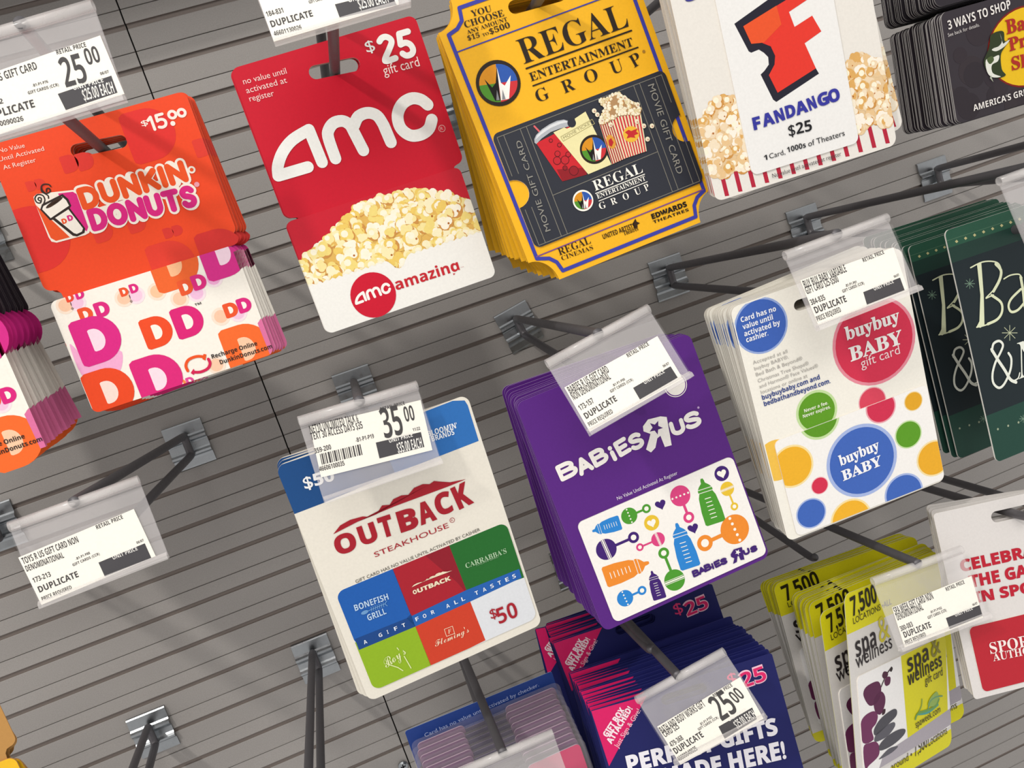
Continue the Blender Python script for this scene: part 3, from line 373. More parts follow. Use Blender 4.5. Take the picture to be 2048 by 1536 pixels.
('t',1,'A51E2C','STEAKHOUSE',[22.31,8.56],36.74,3.02,-0.2,'r',),('c',1,'A51E2C',[61.55,11.19],1.21,1.21,),('c',2,'E4DED2',[61.55,11.19],0.97,0.97,),('t',3,'A51E2C','R',[60.96,10.77],1.01,1.21,-1.8,'r',),],
  'card_picture': [
('clip',1,'DCDFE4',[[0,0],[85.6,0],[85.6,-54],[0,-54]],),('clip',2,'1F5CAE',[[-3.05,5.09],[27.93,1.71],[28.55,-28.66],[1.11,-29.39],[-4.98,-8.71]],),
('clip',2,'A8202E',[[27.8,0.42],[56.16,1.63],[56.87,-28.65],[28.37,-28.23]],),('clip',2.1,'8E1B2A',[[44.16,-0.16],[56.24,0.92],[57.07,-28.04],[53.89,-18.91]],),
('clip',2,'24692C',[[56.16,1.63],[92.21,4.72],[88.35,-31.08],[56.87,-28.65]],),('clip',2,'8FB324',[[-1.1,-26.93],[28.37,-28.23],[28.99,-54.01],[-0.37,-56.85],[-4.43,-46.96]],),
('clip',2,'CC4028',[[28.37,-28.23],[56.79,-27.91],[57.7,-53.62],[28.68,-54.93]],),('p',3,'1B4687',[[0.51,-25.3],[25.95,-26.04],[28.57,-24.85],[28.45,-31.76],[0.44,-31.29]],0,),
('p',3,'2560B0',[[25.95,-26.04],[56.83,-24.78],[84.57,-25.49],[84.39,-30.35],[57.03,-31.18],[28.45,-31.76]],0,),],
  'card_lettering': [
('t',5,'E3EAF4','A',[3.63,-29.58],1.6,2.24,-0.5,'b',),('t',5,'E3EAF4','G',[11.14,-29.39],1.62,2.26,-0.5,'b',),('t',5,'E3EAF4','I',[15.25,-29.42],0.62,2.27,-1.8,'b',),
('t',5,'E3EAF4','F',[18.81,-29.45],1.63,2.28,-0.5,'b',),('t',5,'E3EAF4','T',[22.75,-29.53],1.64,2.29,-0.5,'b',),('t',5,'E3EAF4','F',[29.6,-29.3],1.65,2.31,-0.5,'b',),
('t',5,'E3EAF4','O',[33.38,-29.41],1.66,2.32,-0.5,'b',),('t',5,'E3EAF4','R',[37.57,-29.3],1.66,2.33,-0.5,'b',),('t',5,'E3EAF4','A',[45.26,-29.41],1.68,2.35,-0.5,'b',),
('t',5,'E3EAF4','L',[49.5,-29.29],1.68,2.36,-0.5,'b',),('t',5,'E3EAF4','L',[53.24,-29.2],1.69,2.37,-0.5,'b',),('t',5,'E3EAF4','T',[60.3,-29.18],1.7,2.39,-0.5,'b',),('t',5,'E3EAF4','A',[64.38,-29.17],1.71,2.4,-0.5,'b',),
('t',5,'E3EAF4','S',[68.39,-29.04],1.72,2.42,-0.5,'b',),('t',5,'E3EAF4','T',[72.35,-29.09],1.72,2.43,-0.5,'b',),('t',5,'E3EAF4','E',[76.37,-29.03],1.73,2.44,-0.5,'b',),
('t',5,'E3EAF4','S',[80.14,-28.91],1.74,2.45,-0.4,'b',),('t',5,'A51E2C','$',[63.71,-44.26],3.3,6.11,-2.2,'b',),('t',5,'A51E2C','50',[66.68,-48.54],10.38,9.74,-1.2,'bc',),
('t',5,'BBD3EA','BONEFISH',[5.3,-12.19],16.17,3.6,-3.8,'b',),('t',5,'BBD3EA','GRILL',[9.23,-19.36],8.91,3.64,-1.4,'b',),('s',5,'6C9BCD',0.35,[[9.3,-14.75],[11.82,-14.57],[19.22,-14.62]],0,0,),
('c',5,'6C9BCD',[9.04,-14.62],1.75,0.93,),('s',5,'6C9BCD',0.29,[[12.54,-13.4],[12.21,-15.57]],0,0,),('s',5,'6C9BCD',0.29,[[13.51,-13.45],[13.18,-15.62]],0,0,),('s',5,'6C9BCD',0.29,[[14.48,-13.49],[14.16,-15.66]],0,0,),
('s',5,'6C9BCD',0.29,[[15.45,-13.54],[15.13,-15.71]],0,0,),('s',5,'6C9BCD',0.29,[[16.42,-13.58],[16.1,-15.76]],0,0,),('s',5,'6C9BCD',0.29,[[17.4,-13.63],[17.08,-15.8]],0,0,),
('s',5,'6C9BCD',0.29,[[18.37,-13.67],[18.06,-15.85]],0,0,),('s',5,'6C9BCD',0.35,[[20.16,-13.69],[18.92,-14.61],[19.66,-16.05]],0,0,),('t',5,'E9DCC0','O',[32.83,-16],1.9,2.29,0.5,'X',),
('t',5,'E9DCC0','UTBACK',[35,-16.11],16.76,2.41,-1.5,'X',),
('p',5,'E9DCC0',[[33.18,-12.18],[34.47,-11.47],[36.07,-11.3],[37.91,-11.54],[38.5,-11.8],[39.43,-11.89],[39.88,-11.98],[41.02,-11.2],[42.07,-11.51],[42.82,-11.02],[44.09,-10.98],[45.06,-11.26],[46.12,-10.71],[47.48,-10.7],[48.44,-11.07],[49.17,-10.91],[50.01,-11.32],[51.37,-11.92],[53.68,-12.36],[50.85,-12.33],[42.79,-11.96],[37.01,-11.92]],0,),
('t',5,'A9C9A4',"CARRABBA'S",[60.28,-14.2],21.09,3.11,-2.1,'s',),('t',5,'8DB48C','ITALIAN GRILL',[65.35,-15.24],11.24,1.12,-0.9,'r',),('t',5,'E2E9B0',"Roy's",[9.17,-45.61],11.55,6.33,15.1,'c',),
('s',5,'E2E9B0',0.42,[[9.9,-43.5],[14.14,-47.72],[15.79,-50.32]],0,0,),('s',5,'E2E9B0',0.42,[[18.72,-43.59],[19.75,-50.86]],0,0,),('t',5,'F0DCC0',"Fleming's",[34.02,-45.73],17.64,4.1,0.2,'c',),
('s',5,'F0DCC0',0.25,[[40.77,-39.04],[44.92,-39.25],[44.71,-43.27],[40.62,-43.02]],1,0,),('t',5,'F0DCC0','F',[41.81,-42.17],1.93,2.62,-2.1,'si',),],
 },
 'babies': {
  'logo': [
('g',1,'EFEBE6','B',[1.55,22.7],7.83,6.34,2.9,2.11,),('g',1,'EFEBE6','A',[11.26,21.57],5.83,6.39,5.9,2.13,),('g',1,'EFEBE6','B',[19.5,22.4],6.39,6.43,6.5,2.14,),('g',1,'EFEBE6','i',[29.39,21.77],2.84,5.96,5.7,2.15,),
('g',1,'EFEBE6','E',[32.84,22.45],4.94,6.17,8,2.16,),('g',1,'EFEBE6','S',[39.99,22.46],5.24,6.2,6.2,2.17,),('g',1,'EFEBE6','U',[61.57,21.39],5.46,5.51,-2.6,2.2,),('g',1,'EFEBE6','S',[69.56,21.44],6.61,6.2,-0.3,2.21,),
('p',1,'EFEBE6',[[48.15,31.28],[51.72,33.47],[58.2,32.48],[61.06,30.97],[58.5,16.95],[54.89,17.45],[54.79,23.53],[52.86,22.99],[50.32,19.02],[47.41,17.69],[45.55,20.01],[48.9,24.3],[50.37,26.36],[47.56,28.86]],0,),
('p',2,'4B2170',[[56.34,30.87],[55.5,28.51],[57.36,26.67],[54.79,26.84],[53.68,24.6],[52.94,27.07],[50.4,27.52],[52.5,28.88],[52.04,31.39],[54.08,29.77]],0,),('c',1,'B79AC8',[77.89,29.1],0.59,0.59,),
('c',1,'EFEBE6',[70.84,43.98],5.95,5.95,),('c',2,'5E2580',[70.84,43.98],5.56,5.56,),('c',3,'E6E2DC',[70.84,43.98],5.04,5.04,),],
  'lettering': [
('t',1,'E2D8E8','No Value Until Activated At Register',[23.26,2.28],32.98,2.16,-0.1,'r',),],
  'plastic_card': [
('p',1,'2B82CF',[[20.34,-11.38],[19.87,-11.9],[15.91,-11.49],[11.56,-10.49],[10.13,-9.64],[10.39,-4.78],[11.88,-4.23],[16.28,-4.11],[20.24,-4.5],[20.65,-5.1]],0,),
('p',1,'2B82CF',[[9.9,-9.84],[9.1,-9.76],[9.38,-4.46],[10.18,-4.54]],0,),
('p',1,'2B82CF',[[8.89,-9.59],[8.13,-8.85],[7.31,-7.66],[6.44,-7.46],[5.88,-7.14],[5.92,-6.41],[6.51,-6.21],[7.39,-6.18],[8.32,-5.17],[9.15,-4.58]],0,),('s',2,'F2EFE6',0.24,[[18.39,-9.07],[18.49,-7]],0,0,),
('s',2,'F2EFE6',0.24,[[17.14,-8.94],[17.25,-6.87]],0,0,),('s',2,'F2EFE6',0.24,[[15.9,-8.82],[16,-6.75]],0,0,),('s',2,'F2EFE6',0.24,[[14.66,-8.69],[14.76,-6.62]],0,0,),
('s',2,'F2EFE6',0.24,[[13.42,-8.57],[13.52,-6.5]],0,0,),('s',2,'F2EFE6',0.24,[[12.17,-8.44],[12.28,-6.38]],0,0,),
('p',1,'4A962F',[[61.22,-28.11],[60.45,-27.3],[60.71,-20.79],[61.78,-13.67],[62.88,-11.37],[69.9,-12.07],[70.83,-14.58],[71.36,-21.89],[71.12,-28.43],[70.29,-29.07]],0,),
('p',1,'4A962F',[[62.58,-10.98],[62.63,-9.66],[70.28,-10.42],[70.23,-11.74]],0,),
('p',1,'4A962F',[[62.86,-9.32],[63.86,-8.1],[65.51,-6.82],[65.72,-5.4],[66.13,-4.48],[67.19,-4.59],[67.53,-5.58],[67.63,-7.03],[69.17,-8.63],[70.08,-10.04]],0,),('s',2,'F2EFE6',0.4,[[64.38,-25.05],[67.37,-25.36]],0,0,),
('s',2,'F2EFE6',0.4,[[64.46,-23],[67.45,-23.31]],0,0,),('s',2,'F2EFE6',0.4,[[64.54,-20.95],[67.53,-21.26]],0,0,),('s',2,'F2EFE6',0.4,[[64.62,-18.9],[67.6,-19.21]],0,0,),
('s',2,'F2EFE6',0.4,[[64.7,-16.86],[67.68,-17.16]],0,0,),('s',2,'F2EFE6',0.4,[[64.78,-14.81],[67.76,-15.11]],0,0,),
('p',1,'2B82CF',[[41.23,-43.8],[40.47,-42.99],[40.76,-36.47],[41.86,-29.33],[42.97,-27.04],[49.92,-27.77],[50.82,-30.29],[51.32,-37.62],[51.05,-44.17],[50.22,-44.81]],0,),
('p',1,'2B82CF',[[42.67,-26.64],[42.73,-25.32],[50.31,-26.12],[50.25,-27.45]],0,),
('p',1,'2B82CF',[[42.95,-24.99],[43.95,-23.77],[45.59,-22.49],[45.81,-21.07],[46.22,-20.15],[47.27,-20.26],[47.6,-21.26],[47.7,-22.71],[49.22,-24.32],[50.11,-25.74]],0,),
('s',2,'F2EFE6',0.39,[[44.38,-40.75],[47.34,-41.08]],0,0,),('s',2,'F2EFE6',0.39,[[44.47,-38.69],[47.43,-39.02]],0,0,),('s',2,'F2EFE6',0.39,[[44.56,-36.64],[47.52,-36.96]],0,0,),
('s',2,'F2EFE6',0.39,[[44.65,-34.59],[47.6,-34.91]],0,0,),('s',2,'F2EFE6',0.39,[[44.74,-32.54],[47.69,-32.86]],0,0,),('s',2,'F2EFE6',0.39,[[44.83,-30.49],[47.78,-30.81]],0,0,),
('p',1,'E98A2E',[[3.45,-26.13],[4.17,-25.39],[10.47,-25.95],[17.48,-27.38],[19.8,-28.61],[19.57,-35.72],[17.18,-36.53],[10.1,-36.68],[3.79,-36.09],[3.12,-35.22]],0,),
('p',1,'E98A2E',[[20.16,-28.32],[21.46,-28.44],[21.21,-36.2],[19.91,-36.08]],0,),
('p',1,'E98A2E',[[21.8,-28.68],[23.07,-29.77],[24.44,-31.51],[25.85,-31.8],[26.79,-32.27],[26.75,-33.35],[25.79,-33.64],[24.37,-33.67],[22.9,-35.16],[21.57,-36.01]],0,),
('s',2,'F2EFE6',0.38,[[6.6,-29.47],[6.49,-32.47]],0,0,),('s',2,'F2EFE6',0.38,[[8.59,-29.65],[8.48,-32.65]],0,0,),('s',2,'F2EFE6',0.38,[[10.57,-29.83],[10.47,-32.83]],0,0,),
('s',2,'F2EFE6',0.38,[[12.56,-30.01],[12.46,-33.01]],0,0,),('s',2,'F2EFE6',0.38,[[14.56,-30.19],[14.46,-33.2]],0,0,),('s',2,'F2EFE6',0.38,[[16.55,-30.37],[16.46,-33.38]],0,0,),
('p',1,'3F2070',[[22.55,-52.05],[22.07,-51.53],[22.34,-47.46],[23.14,-43.01],[23.89,-41.59],[28.4,-42.18],[28.95,-43.77],[29.17,-48.36],[28.91,-52.45],[28.37,-52.83]],0,),
('p',1,'3F2070',[[23.7,-41.34],[23.75,-40.51],[28.67,-41.15],[28.62,-41.98]],0,),
('p',1,'3F2070',[[23.91,-40.3],[24.57,-39.56],[25.65,-38.79],[25.82,-37.9],[26.09,-37.33],[26.78,-37.42],[26.98,-38.05],[27.02,-38.96],[27.99,-40],[28.55,-40.9]],0,),
('s',2,'F2EFE6',0.24,[[24.64,-50.2],[26.55,-50.45]],0,0,),('s',2,'F2EFE6',0.24,[[24.72,-48.92],[26.63,-49.17]],0,0,),('s',2,'F2EFE6',0.24,[[24.8,-47.63],[26.72,-47.89]],0,0,),
('s',2,'F2EFE6',0.24,[[24.89,-46.35],[26.8,-46.6]],0,0,),('s',2,'F2EFE6',0.24,[[24.97,-45.07],[26.88,-45.32]],0,0,),('s',2,'F2EFE6',0.24,[[25.05,-43.79],[26.97,-44.04]],0,0,),('c',1,'4A962F',[25.79,-7.11],4.1,4.1,),
('c',1,'4A962F',[35.14,-7.23],2.25,2.25,),('c',2,'F2EFE6',[35.14,-7.23],1.13,1.13,),('s',1,'4A962F',1.07,[[29,-7.15],[33.38,-7.21]],0,0,),('c',2,'F2EFE6',[25.66,-3.71],0.41,0.41,),
('c',2,'F2EFE6',[25.73,-5.41],0.41,0.41,),('c',2,'F2EFE6',[25.79,-7.11],0.41,0.41,),('c',2,'F2EFE6',[25.85,-8.81],0.41,0.41,),('c',2,'F2EFE6',[25.92,-10.52],0.41,0.41,),('c',1,'D6437F',[53.46,-8.19],5.22,5.22,),
('c',1,'D6437F',[53.72,-20.04],2.82,2.82,),('c',2,'F2EFE6',[53.72,-20.04],1.41,1.41,),('s',1,'D6437F',1.36,[[53.55,-12.28],[53.67,-17.83]],0,0,),('c',2,'F2EFE6',[57.76,-8.34],0.52,0.52,),
('c',2,'F2EFE6',[55.61,-8.26],0.52,0.52,),('c',2,'F2EFE6',[53.46,-8.19],0.52,0.52,),('c',2,'F2EFE6',[51.32,-8.11],0.52,0.52,),('c',2,'F2EFE6',[49.18,-8.03],0.52,0.52,),('c',1,'E3BE35',[77.39,-14.6],3.59,3.59,),
('c',1,'E3BE35',[77.74,-24.45],2,2,),('c',2,'F2EFE6',[77.74,-24.45],1,1,),('s',1,'E3BE35',0.93,[[77.49,-17.39],[77.68,-22.89]],0,0,),('s',2,'F2EFE6',0.18,[[80.77,-14.14],[73.97,-13.93]],0,0,),
('s',2,'F2EFE6',0.47,[[80.8,-14.7],[73.99,-14.49]],0,0,),('s',2,'F2EFE6',0.18,[[80.82,-15.26],[74.01,-15.05]],0,0,),('c',1,'E98A2E',[73.86,-35.36],7.57,7.57,),('c',1,'E98A2E',[56.92,-35.54],4.1,4.1,),
('c',2,'F2EFE6',[56.92,-35.54],2.05,2.05,),('s',1,'E98A2E',1.96,[[68,-35.42],[60.11,-35.51]],0,0,),('c',2,'F2EFE6',[74.38,-41.57],0.76,0.76,),('c',2,'F2EFE6',[74.12,-38.46],0.76,0.76,),
('c',2,'F2EFE6',[73.86,-35.36],0.76,0.76,),('c',2,'F2EFE6',[73.61,-32.26],0.75,0.75,),('c',2,'F2EFE6',[73.35,-29.17],0.75,0.75,),('c',1,'3F2070',[9.16,-17.92],5.22,5.22,),('c',1,'3F2070',[23.95,-17.98],2.82,2.82,),
('c',2,'F2EFE6',[23.95,-17.98],1.41,1.41,),('s',1,'3F2070',1.36,[[13.25,-17.93],[21.75,-17.97]],0,0,),('s',2,'F2EFE6',0.26,[[8.13,-12.88],[8.57,-22.96]],0,0,),('s',2,'F2EFE6',0.68,[[8.94,-12.89],[9.39,-22.97]],0,0,),
('s',2,'F2EFE6',0.26,[[9.75,-12.89],[10.21,-22.97]],0,0,),('c',1,'D6437F',[35.19,-23.93],3.5,3.5,),('c',1,'D6437F',[25.21,-23.84],1.93,1.93,),('c',2,'F2EFE6',[25.21,-23.84],0.97,0.97,),
('s',1,'D6437F',0.91,[[32.45,-23.91],[26.72,-23.86]],0,0,),('s',2,'F2EFE6',0.18,[[35.9,-27.29],[35.57,-20.58]],0,0,),('s',2,'F2EFE6',0.46,[[35.35,-27.29],[35.02,-20.57]],0,0,),
('s',2,'F2EFE6',0.18,[[34.81,-27.28],[34.48,-20.57]],0,0,),('c',1,'4A962F',[35.76,-46.54],5.38,5.38,),('c',1,'4A962F',[35.4,-31.56],2.8,2.8,),('c',2,'F2EFE6',[35.4,-31.56],1.4,1.4,),
('s',1,'4A962F',1.39,[[35.66,-42.29],[35.45,-33.77]],0,0,),('s',2,'F2EFE6',0.27,[[30.72,-47.18],[40.87,-47.61]],0,0,),('s',2,'F2EFE6',0.7,[[30.7,-46.33],[40.84,-46.75]],0,0,),
('s',2,'F2EFE6',0.27,[[30.68,-45.48],[40.82,-45.9]],0,0,),('c',1,'2B82CF',[9.17,-44.55],4.12,4.12,),('c',1,'2B82CF',[18.48,-44.5],2.26,2.26,),('c',2,'F2EFE6',[18.48,-44.5],1.13,1.13,),
('s',1,'2B82CF',1.07,[[12.37,-44.53],[16.72,-44.51]],0,0,),('c',2,'F2EFE6',[8.96,-41.1],0.41,0.41,),('c',2,'F2EFE6',[9.06,-42.82],0.41,0.41,),('c',2,'F2EFE6',[9.17,-44.55],0.41,0.41,),
('c',2,'F2EFE6',[9.28,-46.28],0.41,0.41,),('c',2,'F2EFE6',[9.38,-48.01],0.41,0.41,),
('p',1,'3F2070',[[42.57,-7.32],[42.66,-7],[43.15,-6.41],[44.06,-6.21],[44.98,-6.71],[45.37,-7.67],[44.97,-8.68],[44.03,-9.55],[43.12,-10.31],[42.62,-10.92],[42.54,-11.17],[42.46,-10.91],[41.98,-10.23],[41.08,-9.35],[40.17,-8.37],[39.79,-7.31],[40.18,-6.4],[41.11,-6.02],[42.02,-6.34],[42.5,-6.99]],0,),
('p',1,'3F2070',[[53.89,-25.2],[53.97,-24.88],[54.47,-24.28],[55.39,-24.08],[56.32,-24.59],[56.71,-25.57],[56.31,-26.59],[55.37,-27.46],[54.44,-28.23],[53.95,-28.84],[53.86,-29.09],[53.78,-28.83],[53.3,-28.14],[52.38,-27.25],[51.45,-26.25],[51.06,-25.17],[51.46,-24.25],[52.4,-23.87],[53.32,-24.2],[53.81,-24.86]],0,),
('c',1,'E3BE35',[35.11,-14.89],3.88,3.88,),
('p',2,'F2EFE6',[[35.07,-14.29],[35.14,-14.03],[35.54,-13.55],[36.29,-13.38],[37.04,-13.8],[37.35,-14.59],[37.02,-15.41],[36.26,-16.12],[35.51,-16.74],[35.11,-17.24],[35.04,-17.44],[34.97,-17.23],[34.58,-16.68],[33.85,-15.96],[33.1,-15.15],[32.8,-14.28],[33.12,-13.54],[33.88,-13.22],[34.62,-13.49],[35.01,-14.02]],0,),
('c',1,'3F2070',[77.41,-6.25],3.84,3.84,),
('p',2,'F2EFE6',[[77.39,-5.55],[77.46,-5.27],[77.89,-4.76],[78.69,-4.58],[79.51,-5.01],[79.86,-5.86],[79.51,-6.73],[78.7,-7.49],[77.89,-8.15],[77.46,-8.69],[77.39,-8.9],[77.32,-8.68],[76.89,-8.09],[76.09,-7.32],[75.27,-6.47],[74.93,-5.55],[75.27,-4.75],[76.09,-4.41],[76.89,-4.69],[77.32,-5.26]],0,),],
  'card_logo': [
('g',1,'3F2070','B',[45.73,-48.93],2.79,2.64,-1.4,1.06,),('g',1,'3F2070','A',[49.01,-49.01],3.05,2.65,0.5,1.06,),('g',1,'3F2070','B',[52.47,-48.82],2.83,2.65,-0.2,1.06,),
('g',1,'3F2070','i',[56.37,-49.17],0.9,2.26,-3.4,1.06,),('g',1,'3F2070','E',[57.99,-49.2],2.54,2.53,2.8,1.06,),('g',1,'3F2070','S',[61.18,-49.22],2.78,2.4,-3.9,1.07,),
('g',1,'3F2070','U',[74.25,-49.58],2.54,2.15,1.5,1.08,),('g',1,'3F2070','S',[78.13,-49.76],2.87,2.16,-0.2,1.08,),
('p',1,'3F2070',[[67.24,-46.34],[69.67,-44.63],[74.1,-45.19],[73.09,-51.73],[71.13,-51.21],[71,-48.7],[70.27,-48.73],[68.96,-51.29],[66.78,-51.37],[68.41,-48.95],[67.1,-47.67]],0,),
('p',2,'F2EFE6',[[72.15,-45.69],[71.77,-46.7],[72.59,-47.51],[71.48,-47.39],[71.03,-48.37],[70.72,-47.28],[69.62,-47.07],[70.53,-46.52],[70.31,-45.42],[71.18,-46.16]],0,),],
 },
 'bnn': {
  'backer': [
('p',1,'B9B483',[[4.79,-6.79],[6.02,-6.23],[6.81,-7.34],[5.57,-7.9]],0,),('p',1,'B9B483',[[10.63,-6.68],[11.87,-6.12],[12.67,-7.23],[11.42,-7.79]],0,),
('p',1,'B9B483',[[16.51,-6.56],[17.76,-6],[18.56,-7.11],[17.31,-7.68]],0,),('p',1,'B9B483',[[22.43,-6.45],[23.69,-5.88],[24.49,-7],[23.23,-7.56]],0,),
('p',1,'B9B483',[[28.38,-6.33],[29.65,-5.77],[30.46,-6.89],[29.19,-7.45]],0,),('p',1,'B9B483',[[34.37,-6.22],[35.65,-5.65],[36.47,-6.77],[35.19,-7.34]],0,),
('p',1,'B9B483',[[40.4,-6.1],[41.68,-5.53],[42.51,-6.66],[41.23,-7.23]],0,),('p',1,'B9B483',[[46.47,-5.98],[47.76,-5.41],[48.6,-6.54],[47.31,-7.11]],0,),
('p',1,'B9B483',[[52.58,-5.86],[53.88,-5.29],[54.72,-6.42],[53.42,-7]],0,),('c',1,'9AA58C',[5.38,-109.06],0.61,0.61,),('c',1,'9AA58C',[12.23,-109.45],0.61,0.61,),('c',1,'9AA58C',[19.14,-109.84],0.62,0.62,),
('c',1,'9AA58C',[26.1,-110.23],0.62,0.62,),('s',1,'4C6E58',0.3,[[0,-5.2],[92,-5.2]],0,0,),('s',1,'6F8A78',0.35,[[5.08,-29.35],[10.99,-31.03]],0,0,),('s',1,'6F8A78',0.35,[[6.41,-27.88],[9.66,-32.5]],0,0,),
('s',1,'6F8A78',0.35,[[8.69,-27.76],[7.37,-32.62]],0,0,),('s',1,'6F8A78',0.36,[[10.59,-29.06],[5.48,-31.31]],0,0,),('s',1,'B9BFA0',0.36,[[21.24,-60.74],[30.6,-63.55]],0,0,),
('s',1,'B9BFA0',0.36,[[23.33,-58.45],[28.5,-65.84]],0,0,),('s',1,'B9BFA0',0.37,[[26.93,-58.31],[24.89,-65.96]],0,0,),('s',1,'B9BFA0',0.37,[[29.95,-60.42],[21.88,-63.84]],0,0,),
('s',1,'6F8A78',0.37,[[20.22,-108.19],[24.94,-109.74]],0,0,),('s',1,'6F8A78',0.37,[[21.27,-107.04],[23.88,-110.89]],0,0,),('s',1,'6F8A78',0.37,[[23.09,-107.02],[22.06,-110.91]],0,0,),
('s',1,'6F8A78',0.37,[[24.61,-108.14],[20.54,-109.79]],0,0,),],
  'lettering': [
('p',1,'DDE3C0',[[14.9,-21.55],[17.71,-21.63],[14.84,-38.2],[11.23,-53.43],[8.33,-54.1],[6.17,-52.94],[8.65,-50.62],[12.78,-37.61]],0,),
('s',1,'DDE3C0',0.71,[[10.52,-22.34],[18.36,-21.5],[25.35,-23.14],[28.6,-25.86],[28.26,-30.84],[23,-36.48],[15.84,-40.01]],0,1,),('s',1,'DDE3C0',1.68,[[26.41,-24.75],[28.77,-28.95],[26.57,-33.42],[21.34,-38.03]],0,1,),
('s',1,'DDE3C0',1.44,[[19.62,-39.78],[24.45,-45.05],[23.76,-49.97],[19.83,-52.92],[13.42,-53.57]],0,1,),('s',1,'DDE3C0',0.72,[[15.76,-40.29],[20.83,-39.92]],0,1,),
('s',1,'DDE3C0',0.71,[[6.12,-53.13],[12.15,-53.7],[18.55,-53.05]],0,1,),('s',1,'DDE3C0',0.73,[[29.37,-33.7],[33.97,-32.96],[39.38,-33.97],[40.88,-36.44]],0,1,),
('s',1,'DDE3C0',1.72,[[40.18,-35.73],[39.81,-43.33],[38.93,-52.36],[42.23,-54.36]],0,1,),('s',1,'DDE3C0',1.35,[[38.53,-41.93],[31.38,-45.01],[28.6,-48.31],[29.59,-51.68],[33.95,-51.93],[39.11,-49.31]],0,1,),
('t',1,'DDE3C0','rnes',[42.23,-54.36],32.33,13.73,-1.8,'si',),('s',1,'E6EADF',1.69,[[12.28,-67.08],[14.46,-72.91],[17.56,-80.09],[19.78,-86],[22.91,-88.55]],0,1,),
('s',1,'E6EADF',1.33,[[12.25,-68.1],[14.2,-64.58],[18.05,-64.2],[19.86,-66.82],[17.81,-69.8],[12.79,-74.46],[9.52,-79.65],[8.81,-84.6],[11.64,-88.1],[15.76,-86.81],[21.06,-81.19],[23.19,-75.61],[22.21,-72.19]],0,1,),
('s',1,'E6EADF',0.74,[[20.69,-87.33],[24.6,-87],[26.54,-84.47]],0,1,),('t',1,'E6EADF','Noble',[25.05,-87.66],54.2,23.77,-1,'si',),],
 },
 'sport': {
  'lettering': [
('t',1,'B81F33','CELEBRATE',[8.78,-17.44],56.14,6.87,-0.8,'X',),('t',1,'B81F33','THE GAME',[11.71,-26.8],48.98,7.12,-1.6,'X',),('t',1,'B81F33','IN SPORTS',[12.52,-35.31],53.44,6.47,-2.6,'X',),],
  'card_lettering': [
('t',1,'EFE3E0','SPORTS',[14.31,-63.24],33.7,7.11,-1.9,'s',),('t',1,'EFE3E0','AUTHORITY',[14.95,-67.37],36.98,5.01,-2.6,'s',),],
 },
 'spa': {
  'lettering': [
('t',3,'26220E','7,500',[0.19,35],23.54,12.07,6.5,'x',),('t',3,'3A3418','LOCATIONS •ALL',[0.84,30.7],35.87,4.13,3.7,'r',),('t',3,'2A2426','spa',[1.36,12.47],18.84,12.83,4.4,'b',),
('t',3,'C9BE3C','&',[23.25,14],10.28,17.49,8.9,'s',),('t',3,'2A2426','wellness',[0.63,6.44],34,10.2,4.5,'r',),('t',3,'5A5420','around •',[25.36,-57.9],20.64,5.42,0.7,'r',),
('t',3,'3A3418','7,500',[48.75,-57.96],13.34,8.01,6.6,'r',),('t',3,'5A5420','Locations',[63.11,-56.8],20.26,6.13,3,'r',),],
  'plastic_card': [
('clip',1,'D8D11C',[[41.11,4.21],[87.86,3.19],[84.51,-41.93],[42.11,-44.64]],),('clip',1,'A9A3AC',[[18.49,-45.64],[42.11,-44.64],[87.55,-41.89],[88.79,-51.23],[24.79,-53.98],[12.39,-53.28]],),
('p',2,'5A2148',[[4.19,-8.93],[6.13,-5.32],[12.27,-4.44],[18.29,-5.31],[20.42,-8.98],[19.41,-12.95],[15.93,-16.14],[8.86,-15.77]],1,),
('p',2,'5A2148',[[13.19,-13.48],[19.63,-11.19],[23.34,-14.75],[22.76,-19.48],[18.11,-23.52],[13.39,-20.21]],1,),('p',2,'3A1A28',[[20.39,-21.8],[22.97,-21.99],[22.18,-24.2],[19.57,-24.29]],1,),
('p',2,'6E2C58',[[-0.02,-23.14],[4.36,-19.76],[12.4,-19.9],[15.56,-23.32],[13.58,-26.94],[9.24,-29.16],[10.06,-34.87],[0.69,-33.53]],1,),
('p',2,'6E2C58',[[0.88,-35.99],[6.45,-35.47],[12.36,-36.85],[14.95,-40.77],[13.39,-45.11],[5.03,-47.04],[0.98,-47.41]],1,),('p',2,'4A2038',[[22.14,-3.39],[23.94,-1.46],[27.44,-2.78],[27.18,-4.85],[23.97,-5.45]],1,),
('p',2,'5A2148',[[23.79,-6.93],[26.1,-5.15],[29.65,-6.19],[28.7,-9.6],[25.01,-9.74]],1,),('p',2,'2A2024',[[29.58,-2.47],[31.38,-0.82],[32.49,-2.07],[31.04,-3.51]],1,),
('s',1.5,'3A2A2E',0.85,[[31.34,-1.12],[25.74,-3.82],[20.42,-8.98]],0,0,),('p',3,'4B4A52',[[11.19,-29.8],[17.82,-25.87],[28.46,-24.33],[33.11,-25.48],[32.7,-28.77],[25.55,-30.8],[12.79,-33.36]],1,),
('p',3,'5A5962',[[12.86,-32.77],[21.3,-31.27],[29.69,-31.52],[30.42,-34.24],[22.65,-37.24],[11.38,-36.53]],1,),
('p',3,'4E4D55',[[15.1,-39.6],[22.65,-37.24],[33.28,-37.03],[40.08,-38.95],[38.1,-41.74],[27.12,-43.67],[15.73,-42.86]],1,),('p',3,'5A5962',[[16.35,-46.13],[23.86,-44.41],[32.17,-45.99],[25.59,-47.47],[14.16,-47.2]],1,),],
  'card_lettering': [
